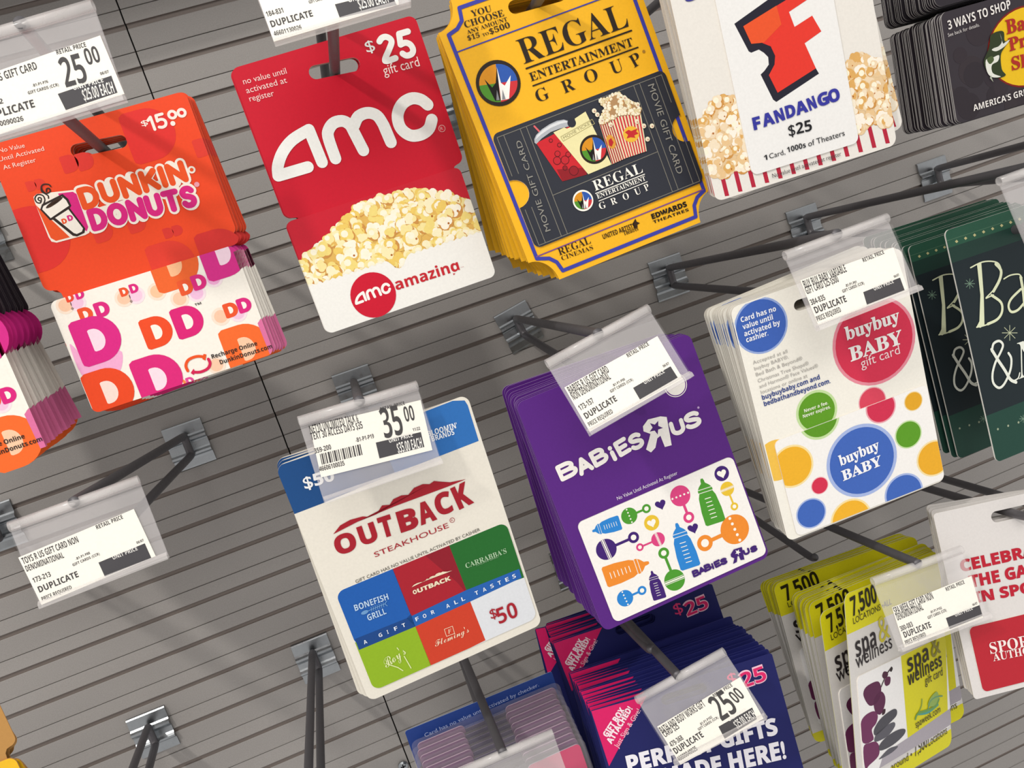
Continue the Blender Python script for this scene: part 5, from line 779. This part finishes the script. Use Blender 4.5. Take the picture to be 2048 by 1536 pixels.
def paint(part, prims, base, reg=None, step=.04):
    for p in prims:
        k, l = p[0], p[1]; n = base+step*l
        cl = (lambda q: clip(q, reg)) if reg else (lambda q: q)
        if k == 'corn': corn(part, base, step, l, p[2], p[3], p[4], p[5], p[6], p[7], reg); continue
        m = ink(p[2]) if k != 'skip' else None
        if k == 't': put_text(part, n, m, p[3], p[4], p[5], p[6], p[7], p[8])
        elif k == 'g': put_glyphs(part, n, m, p[3], p[4], p[5], p[6], p[7], p[8])
        elif k in ('p', 'clip'):
            q = [tuple(a) for a in p[3]]
            if len(p) > 4 and p[4]: q = spline(q, True, 4)
            ar = sum(q[i-1][0]*q[i][1]-q[i][0]*q[i-1][1] for i in range(len(q)))
            part.poly(cl(q if ar > 0 else q[::-1]), n, m)
        elif k == 's':
            q = [tuple(a) for a in p[4]]
            if p[6]: q = spline(q, bool(p[5]), 4)
            stroke(part, n, m, p[3], q, bool(p[5]))
        elif k == 'c': part.poly(cl([(p[3][0]+p[4]*math.cos(2*math.pi*i/36), p[3][1]+p[5]*math.sin(2*math.pi*i/36)) for i in range(36)]), n, m)
        elif k == 'cc': part.poly(cl(disc(p[3], p[4], 48)), n, m)
        elif k == 'd':
            o, i = letter_d(p[4], p[5], p[7]); part.poly(cl(o), n, m)
            if p[3]: part.poly(cl(i), n+step*.45, ink(p[3]))
# ---------------------------------------------------------------- setting: slatted display wall in two panels with a seam between
def slat_profile(z0, z1):
    prof = []; z = z0
    while z > z1:
        prof += [(0, z), (1.2, z-.1), (1.2, z-.4), (0.1, z-.55), (-1.0, z-8.7), (-.9, z-9.1), (.7, z-9.2), (.8, z-11.9), (.0, z-12.1), (-.15, z-12.4), (.3, z-25.2)]
        z -= 25.4
    return prof
def wall_panel(name, x0, x1):
    pr = slat_profile(Z0-84.3+25.4*26, Z0-84.3-25.4*26); n = len(pr); p = Part()
    p.raw([(x0, y, z) for y, z in pr]+[(x1, y, z) for y, z in pr], [(i, i+1, n+i+1, n+i) for i in range(n-1)], WALL)
    k = p.mi(SLOT_SHADE)
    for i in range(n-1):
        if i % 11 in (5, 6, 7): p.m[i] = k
    for x in (x0, x1):
        o = len(p.v); p.v += [(x*mm, y*mm, z*mm) for y, z in pr]+[(x*mm, .011, z*mm) for y, z in pr]; k = p.mi(WALL)
        for i in range(n-1): p.f.append((o+i, o+i+1, o+n+i+1, o+n+i)); p.m.append(k)
    return tag(obj(name, p), 'grey slatted display wall panel with horizontal grooves', None, None, 'structure')
wall_panel('wall_left', -700, -54.5); wall_panel('wall_right', -53.6, 1150)
p = Part(); p.box(-720, 1170, -14, -11, Z0-760, Z0+600, ink('1A1818', .8)); tag(obj('wall_back', p), 'dark backing board behind the slatted wall panels', None, None, 'structure')
p = Part(); p.box(-700, 1150, 0, 85, Z0+238, Z0+254, ink('8A837C', .6)); tag(obj('shading_board_1', p), 'grey board added out of view to shade the top of the wall', None, None, 'structure')  # unseen board, added above the view to shade the upper wall
# ---------------------------------------------------------------- display hooks
def tube(part, pts, r, mat, k=12):
    P = [Vector(a) for a in pts]; o = len(part.v); mi = part.mi(mat); up = Vector((1, 0, 0)); n = len(P)
    for i, a in enumerate(P):
        t = (P[min(n-1, i+1)]-P[max(0, i-1)]).normalized(); b = up-t*up.dot(t)
        if b.length < .1: b = Vector((0, 0, 1))-t*t.z
        b.normalize(); c = t.cross(b)
        for j in range(k): q = a+(b*math.cos(2*math.pi*j/k)+c*math.sin(2*math.pi*j/k))*r; part.v.append(tuple(x*mm for x in q))
    for i in range(n-1):
        for j in range(k): part.f.append((o+i*k+j, o+i*k+(j+1) % k, o+(i+1)*k+(j+1) % k, o+(i+1)*k+j)); part.m.append(mi)
    for b in (0, (n-1)*k): part.f.append(tuple(o+b+j for j in range(k))); part.m.append(mi)
PLATE = [(-6.5, .2), (-6, 1.2), (-.8, 1.4), (1.6, 1.2), (2.2, .4), (2.3, -6.5), (3.2, -7.6), (4.6, -8.6), (4.8, -10.2), (3.4, -11.4), (2.6, -12.6), (2.6, -16.5), (3.4, -17.6), (4.6, -18.8), (4.4, -20.2), (2.6, -21.4), (1.8, -23), (1.6, -27), (1.1, -28.2)]
def bracket_mesh():
    p = Part(); n = len(PLATE); t = 1.1; w = 12.6
    A = [(-w, -a, b) for a, b in PLATE]; B = [(w, -a, b) for a, b in PLATE]; A2 = [(-w, -a+t, b) for a, b in PLATE]; B2 = [(w, -a+t, b) for a, b in PLATE]
    p.raw(A+B+A2+B2, [(i, i+1, n+i+1, n+i) for i in range(n-1)]+[(2*n+i, 3*n+i, 3*n+i+1, 2*n+i+1) for i in range(n-1)]
          + [(i, 2*n+i, 2*n+i+1, i+1) for i in range(n-1)]+[(n+i, n+i+1, 3*n+i+1, 3*n+i) for i in range(n-1)]+[(0, n, 3*n, 2*n), (n-1, 3*n-1, 4*n-1, 2*n-1)], ZINC)
    return p.mesh('mounting_bracket')
BRACKET = bracket_mesh()
def make_hook(key, label):
    (x, y, z), roll, low, ext, up = HOOKS[key]
    root = empty('display_hook', (x, 0, z, roll, 0, 0), label, 'hook', 'wire display hooks on the slatted wall')
    obj('mounting_bracket', BRACKET, root)
    inv = root.matrix_world.inverted(); L = inv @ Vector([c*mm for c in low]); U = inv @ Vector([c*mm for c in up]); L /= mm; U /= mm
    for nm, za, zb, E, e in (('lower_arm', -6, -19.5, L, ext), ('upper_arm', -15, -6.5, U, 0)):
        s = Vector((0, -6.4, za)); b = Vector((0, -6.6, zb)); d = (E-b).normalized(); end = E+d*e
        pts = [s, s*.45+b*.55, b+Vector((0, 0, 3 if za < zb and 0 else (3.2 if za > zb else -3.2)))]+[b+d*1.2+Vector((0, 0, .9 if za > zb else -.9)), b+d*4]
        mid = [b+d*((end-b).length*t) for t in (.25, .5, .75, .93)]
        pts += mid+([end+Vector((0, 0, .6)), end+d*3+Vector((0, 0, 2.6))] if nm == 'lower_arm' else [end])
        q = Part(); tube(q, spline([tuple(a) for a in pts], False, 5), 2.45, WIRE); obj(nm, q, root, True)
    q = Part(); q.box(-2.6, 2.6, .8, 6.2, -18, -7.5, ZINC); obj('weld_tab', q, root)
    return root
# ---------------------------------------------------------------- price labels in clear holders
def make_holder(key, label, paper_label, h=36.0):
    P = POSE[key]
    root = empty('label_holder', P, label, 'label holder', 'clear plastic price label holders')
    q = Part(); ring = [(2.3*math.cos(2*math.pi*i/18), 2.3*math.sin(2*math.pi*i/18)) for i in range(18)]; inn = [(a*.72, b*.72) for a, b in ring]
    vs = [(u, -a+1.6, b+.2) for u in (0, 54) for a, b in ring]+[(u, -a+1.6, b+.2) for u in (0, 54) for a, b in inn]
    fs = [(i, (i+1) % 18, 18+(i+1) % 18, 18+i) for i in range(18)]+[(36+i, 54+i, 54+(i+1) % 18, 36+(i+1) % 18) for i in range(18)]
    fs += [(i, 36+i, 36+(i+1) % 18, (i+1) % 18) for i in range(18)]+[(18+i, 18+(i+1) % 18, 54+(i+1) % 18, 54+i) for i in range(18)]
    q.raw(vs, fs, TUBE); obj('hinge_tube', q, root, True)
    q = Part(); q.box(0, 54, -2.3, -1.7, -h+1, -1.6, SLEEVE); obj('back_sheet', q, root)
    q = Part(); q.box(0, 54, -.35, 0, -h+1.4, -3.6, FRONT); obj('front_sheet', q, root)
    q = Part(); q.raw([(0, .3, -h+2.6), (54, .3, -h+2.6), (54, 2.4, -h+.4), (0, 2.4, -h+.4), (0, -1.9, -h+.2), (54, -1.9, -h+.2), (0, -1.7, -h+1.5), (54, -1.7, -h+1.5), (0, 2.4, -h-.4), (54, 2.4, -h-.4), (0, -1.8, -h-.4), (54, -1.8, -h-.4)],
      [(0, 1, 7, 6), (6, 7, 5, 4), (4, 5, 11, 10), (10, 11, 9, 8), (8, 9, 2, 3), (3, 2, 1, 0), (0, 6, 4, 3), (3, 4, 10, 8), (1, 2, 5, 7), (2, 9, 11, 5)], TUBE); obj('bottom_lip', q, root)
    if paper_label:
        a = ART['lab_'+key]['paper']; pap = [x for x in a if x[0] == 'paper'][0]; pts = [tuple(x) for x in pap[3]]
        ar = sum(pts[i-1][0]*pts[i][1]-pts[i][0]*pts[i-1][1] for i in range(len(pts)))
        if ar < 0: pts = pts[::-1]
        q = Part(); sheet(q, [pts], -1.45, -1.25, ink('F7F4EA', .6), ink('F2EEE4', .6))
        LAB[0] = q; paint(q, [x for x in a if x[0] != 'paper'], -1.24, None, .04)
        o = obj('price_label', q); o.matrix_world = matrix(P); tag(o, paper_label, 'price label', 'printed price labels')
    return root
# ---------------------------------------------------------------- gift cards
EDGE = ink('D9D2C4', .6)
def notch_panel(u0, v0, u1, v1, tab):
    """upper panel with rounded corners joined to the card below by a narrower neck"""
    o = rrect(u0, v0, u1, v1, 3.6)
    k = 8; out = o[:3*k]
    out += [(u0+3.4, v0), (u0+5.0, v0-.5), (u0+6.2, v0-2.2), (u0+6.6, tab), (u1-6.6, tab), (u1-6.2, v0-2.2), (u1-5.0, v0-.5), (u1-3.4, v0)]
    return out+o[3*k:]
def ticket(u0, v0, u1, v1, a, b):
    out = []
    for cx, cy, t0 in ((u1, v1, 180), (u0, v1, 270), (u0, v0, 0), (u1, v0, 90)):
        pts = [(cx+a*math.cos(math.radians(t0+9*i)), cy+b*math.sin(math.radians(t0+9*i))) for i in range(11)]
        out += pts[::-1]
    return out
def movie_card():
    o = [(85.6, -50.5), (85.6, -34.2)]+[(85.6-6.2*math.cos(math.radians(t)), -28-6.2*math.sin(math.radians(t))) for t in range(90, -91, -15)]
    o += rrect(0, -54, 85.6, 0, 3.2)[:16]
    o += [(6.8*math.cos(math.radians(t)), -28+6.4*math.sin(math.radians(t))) for t in range(90, -91, -15)]
    return o+rrect(0, -54, 85.6, 0, 3.2)[16:]
def R(*a): return rrect(*a)
SPEC = {
 'dunkin': dict(b=notch_panel(0, 4.6, 88.8, 72.6, -1), slot=((35.3, 60.3), (54.1, 58.9), 2.9), bc='E8471F', p=R(0, -54, 85.6, 0, 3.2), pc='F1ECE2', rb=R(0, 0, 88.8, 72.6, 3.6)),
 'amc': dict(b=notch_panel(.8, 1.8, 88.6, 72, -1), slot=((36.6, 60.2), (54, 58.7), 3.1), bc='C5122B', p=R(0, -54, 85.6, .6, 3.2), pc='C5122B'),
 'regal': dict(b=ticket(-5.3, -70.8, 88, 60.5, 10.5, 12.2), slot=((31, 48), (52, 46.5), 3), bc='EDB222', p=movie_card(), pc='2B2E38', edge='C79B42'),
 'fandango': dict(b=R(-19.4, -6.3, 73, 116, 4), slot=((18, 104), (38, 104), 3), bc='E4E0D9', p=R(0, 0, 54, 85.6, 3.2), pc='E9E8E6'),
 'bass': dict(b=R(-1.5, 3, 88, 66, 4), slot=((33, 54), (53, 54), 3), bc='2E2A30', p=R(0, -54, 85.6, 0, 3.2), pc='322C33', edge='B0ADAD'),
 'bbb': dict(b=R(-5.2, -55.2, 86.2, 72.5, 4), slot=((29, 62.2), (55, 61.2), 2.7), bc='F1EEE4', p=R(0, -54, 85.6, 0, 3.2), pc='F3F1EE', rb=R(-4.7, -55.2, 86.2, 71.8, 4)),
 'outback': dict(b=R(-4, -58.6, 87, 66, 4), slot=((33, 59), (49, 58.6), 3), bc='E6E1D5', p=R(0, -54, 85.6, 0, 4), pc='DCDFE4', thin=1),
 'babies': dict(b=R(-6.6, -56.2, 86.6, 65.5, 4), slot=((29, 57.4), (47, 57), 3), bc='56247E', p=R(0, -54, 85.6, 0, 3.2), pc='F0EDE8', edge='B49ACB'),
 'bnn': dict(b=R(0, -126, 92, 0, 3), slot=((33, -11), (53, -11), 3), bc='1C272C', edge='E2E2DC'),
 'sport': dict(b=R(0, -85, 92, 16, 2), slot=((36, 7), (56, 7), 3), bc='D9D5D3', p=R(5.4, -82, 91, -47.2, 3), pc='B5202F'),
 'spa': dict(b=R(-5, -64, 88, 48, 5), slot=((33, 38), (50, 38), 3), bc='D6D3D0', p=R(0, -52, 87.4, 2.4, 3.2), pc='EDECEC', edge='C9C7A0'),
 'bath': dict(b=R(0, -130, 105, 0, 1.2), slot=((42, -7), (62, -7), 3), bc='1D215E', edge='3A3E86'),
 'left': dict(b=notch_panel(0, 4.6, 88.8, 72.6, -1), slot=((35.3, 60.3), (54.1, 58.9), 2.9), bc='2E262E', p=R(0, -54, 85.6, 0, 3.2), pc='F1ECE2', rb=R(0, 0, 88.8, 72.6, 3.6), edge='5A5058'),
 'yellow': dict(b=notch_panel(0, 4.6, 88.8, 72.6, -1), slot=((35.3, 60.3), (54.1, 58.9), 2.9), bc='B98A4E', p=R(0, -54, 85.6, 0, 3.2), pc='EDBB25', edge='C9955A'),
}
REG = {'dunkin': ('rb', 'p'), 'fandango': ('b', 'p'), 'bbb': ('rb', 'p'), 'amc': (None, 'p'), 'outback': ('b', 'p'), 'spa': (None, 'p'), 'bass': (None, 'p'), 'regal': (None, None)}
SUBNAME = {'lettering': 'lettering', 'logo': 'logo', 'card_lettering': 'lettering', 'card_logo': 'logo', 'snack_picture': 'snack_picture', 'card_picture': 'restaurant_squares'}
def make_card(key, label, cat='gift card', name='gift_card', art=None):
    S = SPEC[key]; A = ART.get(art or key, {}); root = empty(name, POSE[key], label, cat)
    edge = ink(S['edge'], .5) if 'edge' in S else EDGE
    b = Part(); rings = [S['b']]
    if S.get('slot'): rings.append(capsule(*S['slot']))
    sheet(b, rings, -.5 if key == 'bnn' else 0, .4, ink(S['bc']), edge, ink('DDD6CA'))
    rg = REG.get(key, (None, None)); rb = S[rg[0]] if rg[0] else None; rp = S[rg[1]] if rg[1] else None
    if key == 'spa':
        yl = ink('D8D11C'); reg = S['b']; b.poly(clip([(-6, 26.4), (90, 28.5), (90, 50), (-6, 50)], reg), .415, yl); b.poly(clip([(-6, -66), (90, -66), (90, -54.6), (-6, -56.5)], reg), .415, yl)
    if key == 'bnn':
        b.poly(clip([(0, -9), (92, -9), (92, 1), (0, 1)], S['b']), .41, ink('275240')); b.poly(clip([(0, -17), (92, -17), (92, -9), (0, -9)], S['b']), .41, ink('1F3A33')); b.poly(clip([(0, -127), (92, -127), (92, -100), (0, -100)], S['b']), .41, ink('20443A'))
    paint(b, A.get('backer', []) if key != 'left' else [], .42, rb)
    bo = obj('backer', b, root)
    for k in ('lettering', 'logo'):
        for cl in clusters(A.get(k, [])): q = Part(); paint(q, cl, .6, None); obj(k, q, bo)
    if S.get('p'):
        c = Part(); t = .75 if S.get('thin') else 1.15
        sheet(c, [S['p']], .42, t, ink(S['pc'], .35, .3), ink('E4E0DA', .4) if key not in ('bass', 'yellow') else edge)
        paint(c, A.get('plastic_card', []), t+.02, rp)
        co = obj('plastic_card', c, root)
        for k in ('card_picture', 'snack_picture', 'card_logo', 'card_lettering'):
            for cl in (clusters(A.get(k, [])) if 'picture' not in k else [A[k]] if A.get(k) else []): q = Part(); paint(q, cl, t+.1 if k in ('card_picture', 'snack_picture') else t+1.1 if key == 'amc' else t+.3, rp if k == 'card_picture' else None); obj(SUBNAME[k], q, co)
    return root
def boxes(p):
    if p[0] in ('t', 'g'):
        c, sn = math.cos(math.radians(p[7])), math.sin(math.radians(p[7])); q = [(p[4][0]+a*c-b*sn, p[4][1]+a*sn+b*c) for a in (0, p[5]) for b in (-.25*p[6], p[6])]
    elif p[0] in ('c', 'cc'): q = [(p[3][0]-p[4], p[3][1]-p[4]), (p[3][0]+p[4], p[3][1]+p[4])]
    elif p[0] == 'd': q = [(p[4][0]-p[5]/2, p[4][1]-p[5]/2), (p[4][0]+p[5]/2, p[4][1]+p[5]/2)]
    elif p[0] == 's': q = [tuple(a) for a in p[4]]
    else: q = [tuple(a) for a in p[3]]
    return [min(a[0] for a in q), min(a[1] for a in q), max(a[0] for a in q), max(a[1] for a in q)]
def clusters(prims, gap=3.5):
    """separate blocks of print that stand apart on the card"""
    gs = []
    for p in prims:
        b = boxes(p); hit = [g for g in gs if any(b[0]-gap < c[2] and c[0] < b[2]+gap and b[1]-gap < c[3] and c[1] < b[3]+gap for c in g[1])]
        m = ([p], [b])
        for g in hit: m = (g[0]+m[0], g[1]+m[1]); gs.remove(g)
        gs.append(m)
    out = [[p for p in prims if any(p is x for x in g[0])] for g in gs]
    return out
def kids(o): return [c for c in C.objects if c.parent == o]
def stack(front, key, poses, label, group, deep=True, jit=.25, seed=1):
    """copies of the front card and of each of its parts, one card per pose"""
    rr = random.Random(seed); front['group'] = group; tree = [(c, kids(c) if deep else []) for c in kids(front)]; out = []
    for p in poses:
        r = front.copy(); C.objects.link(r); r['label'] = label
        r.matrix_world = matrix((p[0]+rr.gauss(0, jit), p[1], p[2]+rr.gauss(0, jit*.8), p[3]+rr.gauss(0, .25), p[4]+rr.gauss(0, .15), p[5]+rr.gauss(0, .15)))
        for c, subs in tree:
            d = c.copy(); C.objects.link(d); d.parent = r
            for s in subs: e = s.copy(); C.objects.link(e); e.parent = d
        out.append(r)
    return out
def between(a, b, n, first=0.0, last=1.0, bend=1.0):
    return [[a[k]+(b[k]-a[k])*((first+(last-first)*(i/(n-1) if n > 1 else 1))**bend) for k in range(6)] for i in range(n)]
def steps(a, b, ts): return [[a[k]+(b[k]-a[k])*t for k in range(6)] for t in ts]
c = make_card('dunkin', 'orange and white coffee-shop gift card with pink letter D pattern, in front of its stack')
stack(c, 'dunkin', between(POSE['dunkin'], REAR['dunkin'], 5, .2), 'orange and white coffee-shop gift card tucked behind the front one', 'orange and white coffee-shop cards', False)
c = make_card('amc', 'red cinema gift card with big white three-letter logo and popcorn, in front')
stack(c, 'amc', between(POSE['amc'], REAR['amc'], 2, .5), 'red cinema gift card mostly hidden behind the front red one', 'red cinema popcorn cards', False, .1)
c = make_card('regal', 'yellow ticket-shaped cinema gift card with black movie card on it, front of its stack')
stack(c, 'regal', steps(POSE['regal'], REAR['regal'], (.05, .1, .14, .2, .3, .34, .4, .46, .5, .56, .6, .66, .8, 1.0)), 'yellow ticket-shaped cinema gift card fanned out behind the front one', 'yellow ticket-shaped cinema cards', False, .5, 4)
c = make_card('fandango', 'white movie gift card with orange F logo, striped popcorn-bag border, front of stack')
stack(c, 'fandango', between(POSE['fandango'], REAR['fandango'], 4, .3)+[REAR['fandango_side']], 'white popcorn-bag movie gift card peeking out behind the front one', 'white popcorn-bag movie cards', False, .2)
c = make_card('bass', 'dark outdoor-store gift card with yellow oval and leaping fish, front of stack')
stack(c, 'bass', between(POSE['bass'], REAR['bass'], 27, .035), 'dark grey-edged gift card stacked tightly behind the leaping-fish card', 'dark outdoor-store cards', False, .35, 6)
c = make_card('bbb', 'white baby-store gift card with coloured dots and red circle, front of stack')
stack(c, 'bbb', between(POSE['bbb'], REAR['bbb'], 16, .06), 'white dotted baby-store gift card lined up behind the front one', 'white dotted baby-store cards', False, .3, 3)
c = make_card('outback', 'cream steakhouse gift card with blue top and six coloured squares')
stack(c, 'outback', between(POSE['outback'], REAR['outback'], 2, .5), 'cream and blue steakhouse gift card directly behind the front one', 'cream steakhouse cards', False, .1)
c = make_card('babies', 'purple baby-store gift card with bottles and rattles on white, front of stack')
stack(c, 'babies', steps(POSE['babies'], REAR['babies'], (.04, .08, .13, .18, .24, .3, .36, .43, .52, .6, .72, .86, 1)), 'purple baby-store gift card fanned out behind the front purple one', 'purple baby-store cards', False, .5, 7)
c = make_card('bnn', 'dark green bookshop gift card with cream calligraphy, front and brightest of its stack')
stack(c, 'bnn', [REAR['bnn']], 'dark green bookshop gift card half covered by the front one', 'dark green bookshop cards', True, 0)
stack(c, 'bnn', between(REAR['bnn'], [REAR['bnn'][0]-8, REAR['bnn'][1]+26, REAR['bnn'][2]+9]+REAR['bnn'][3:], 8, .12), 'dark green bookshop gift card showing only its edge at the back of the stack', 'dark green bookshop cards', False, .7, 5)
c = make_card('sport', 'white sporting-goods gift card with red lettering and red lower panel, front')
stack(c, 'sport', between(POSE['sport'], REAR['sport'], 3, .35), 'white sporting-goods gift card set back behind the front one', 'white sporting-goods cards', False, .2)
c = make_card('spa', 'yellow and white spa gift card with purple orchid and grey stones, frontmost')
g = 'yellow and white spa cards'
stack(c, 'spa', [REAR['spa_b']], 'yellow-topped spa gift card turned beside the frontmost orchid card', g, True, 0)
stack(c, 'spa', between(REAR['spa_c'], REAR['spa_d'], 8), 'yellow-topped spa gift card in the middle bunch of the spa cards', g, True, .3, 2)
stack(c, 'spa', between(REAR['spa_e'], REAR['spa_f'], 7), 'yellow-topped spa gift card in the rear bunch nearest the wall', g, True, .3, 3)
c = make_card('bath', 'navy gift-box card with pink corner triangle, front of its stack')
g = 'navy and pink gift-box cards'
stack(c, 'bath', between(POSE['bath'], REAR['bath'], 13, .07), 'navy and pink gift-box card stacked close behind the front one', g, False, .5, 3)
stack(c, 'bath', [REAR['bath2']], 'navy gift-box card facing out in the middle of the stack, its pink corner text showing', g, True, 0)
stack(c, 'bath', between(REAR['bath2'], REAR['bath3'], 7, .12), 'navy and pink gift-box card in the rear bunch under the purple cards', g, False, .5, 5)
stack(c, 'bath', [REAR['bath_last']], 'navy gift-box card hanging last, nearest the wall, behind the purple cards', g, True, 0)
c = make_card('left', 'white and pink coffee-shop gift card with dark backer, at the left picture edge', art='dunkin')
for o in list(C.objects):
    if o.parent and o.parent.parent == c and o.parent.name.startswith('backer'): bpy.data.objects.remove(o)
stack(c, 'left', steps(POSE['left'], REAR['left'], (.06, .12, .2, .27, .33, .4, .46, .52, .6, .66, .74, .82, .9, 1)), 'white and pink coffee-shop gift card stacked behind the one at the left edge', 'coffee-shop cards with dark backers', False, .5, 9)
c = make_card('yellow', 'yellow gift card with tan backer at the lower left picture corner')
stack(c, 'yellow', between(POSE['yellow'], REAR['yellow'], 3, .35), 'yellow gift card with tan backer just behind the corner one', 'yellow and tan cards', False, .2)
# clear-pouch gift packs below the steakhouse cards
def make_pack(p, label, front=False):
    root = empty('gift_pack', p, label, 'gift pack', 'clear-pouch gift packs')
    b = Part(); sheet(b, [R(0, -110, 90, 0, 1.5)], 0, .4, ink('243F86'), ink('9FB0CF', .5)); bo = obj('blue_header', b, root)
    if not front and ART['sleeve']: q = Part(); paint(q, ART['sleeve']['lettering'], .45); obj('lettering', q, bo)
    return root
pk = make_pack(POSE['sleeve'], 'clear-pouch gift pack with blue header, rearmost of its row, text along its top')
obj_rng = random.Random(2)
def make_pouch(p, label, col):
    root = empty('gift_pack', p, label, 'gift pack', 'clear-pouch gift packs')
    b = Part(); sheet(b, [R(0, -110, 90, 0, 4)], 1.6, 1.8, FILM, FILM); b.box(0, 90, -.2, 1.6, -110, -108, FILM); obj('clear_pouch', b, root)
    q = Part(); sheet(q, [R(3, -108, 31, -3, 2.5)], .2, 1.0, ink(col, .3, .6), ink('C9AFC0', .3)); sheet(q, [R(56, -108, 87, -3, 2.5)], .2, 1.0, ink(col, .3, .6), ink('C9AFC0', .3)); obj('side_panels', q, root)  # mauve panels: glossy film reflections put into the colour
    q = Part(); sheet(q, [R(31, -108, 56, -6, .5)], .1, .5, ink('3A3358', .4), ink('8A7A98', .3)); obj('dark_band', q, root)
    return root
f0 = POSE['sleeve']; f1 = POSE['sleeve_f']
for i in range(11):
    t = (i+1.8)/11.8; P = [f0[k]+(f1[k]-f0[k])*t for k in range(6)]; P[0] += obj_rng.gauss(0, .4)
    if i == 0: pouch0 = make_pouch(P, 'clear-pouch gift pack with painted mauve reflections, in the row under the steakhouse card', '7E5A7C')
    elif i < 10:
        r = pouch0.copy(); C.objects.link(r); r.matrix_world = matrix(P)
        for k in kids(pouch0): d = k.copy(); C.objects.link(d); d.parent = r
    else: make_pouch(P, 'clear-pouch gift pack with bright pink box, foremost of its row', 'D01A5E')
# ---------------------------------------------------------------- hooks and labels in place
HL = {'toys': 'empty wire display hook left of the cream steakhouse card, holding a price label', 'out': 'wire display hook above the cream steakhouse card', 'bab': 'wire display hook tilted above the purple baby-store cards',
 'bbb': 'wire display hook above and left of the white dotted baby-store cards', 'bnn': 'wire display hook reaching right to the dark green bookshop cards', 'right': 'wire display hook highest at the right, arm running out of the picture',
 'bare': 'bare wire display hook left of the steakhouse card bottom corner', 'corner': 'bare wire display hook lowest in the picture, near the bottom left', 'edge': 'wire display hook at the left picture edge below the coffee-shop stack',
 'spa': 'wire display hook whose arms run under the white dotted cards to the spa cards', 'bath': 'wire display hook whose arm runs below the purple cards to the navy cards', 'sleeve': 'wire display hook whose arm comes down under the steakhouse card to the clear packs',
 'dunkin': 'wire display hook poking through the orange coffee-shop card', 'amc': 'wire display hook poking through the red cinema card', 'fandango': 'wire display hook behind the white popcorn-bag movie cards', 'bass': 'wire display hook behind the dark leaping-fish cards',
 'sport': 'wire display hook behind the white sporting-goods cards', 'left': 'wire display hook behind the coffee-shop cards at the left picture edge', 'regal': 'wire display hook in the slot of the yellow ticket-shaped card'}
for k, v in HL.items(): make_hook(k, v)
LL = {'toys': ('clear label holder hanging on the empty hook, over bare wall', 'white price label on the empty hook over bare wall, no price shown'),
 'out': ('clear label holder in front of the cream steakhouse card', 'white price label with barcode and 35.00 over the steakhouse card'),
 'bab': ('tilted clear label holder in front of the purple cards', 'white price label tilted over the purple baby-store cards'),
 'bbbl': ('clear label holder over the white dotted baby-store cards', 'white price label over the top of the white dotted baby-store cards'),
 'spal': ('clear label holder in front of the yellow spa cards', 'white price label over the yellow spa cards'),
 'bathl': ('clear label holder over the navy gift-box cards', 'white price label with 25.00 over the navy gift-box cards'),
 'dunkl': ('clear label holder above the orange coffee-shop card, top left', 'white price label with 25.00 above the orange coffee-shop card'),
 'amcl': ('clear label holder above the red cinema card, cut by the top edge', 'white price label above the red cinema card, cut by the top edge'),
 'bnnl': ('clear label holder at the right edge above the dark green cards', None), 'sleevel': ('clear label holder over the clear-pouch packs at the bottom edge', None)}
for k, (a, b) in LL.items(): make_holder(k, a, b)
# a screw head in the wall near the bottom edge
q = Part(); k = 20
ring = lambda r, n: [(r*math.cos(2*math.pi*i/k), -n, r*math.sin(2*math.pi*i/k)) for i in range(k)]
q.raw(ring(3.6, .3)+ring(3.4, 1.0)+ring(2.2, 1.7)+[(0, -1.9, 0)], [(i, (i+1) % k, k+(i+1) % k, k+i) for i in range(k)]+[(k+i, k+(i+1) % k, 2*k+(i+1) % k, 2*k+i) for i in range(k)]+[(2*k+i, 2*k+(i+1) % k, 3*k) for i in range(k)], ZINC)
q.box(-1.8, 1.8, 1.5, 1.98, -.4, .4, ink('141414')); q.box(-.4, .4, 1.5, 1.98, -1.8, 1.8, ink('141414'))
o = obj('wall_screw', q); o.location = (SCREW[0]*mm, -.0006, SCREW[2]*mm); tag(o, 'cross-head screw in the grey wall at the bottom edge', 'screw')
bpy.data.objects.remove(tob); bpy.data.curves.remove(tcu)
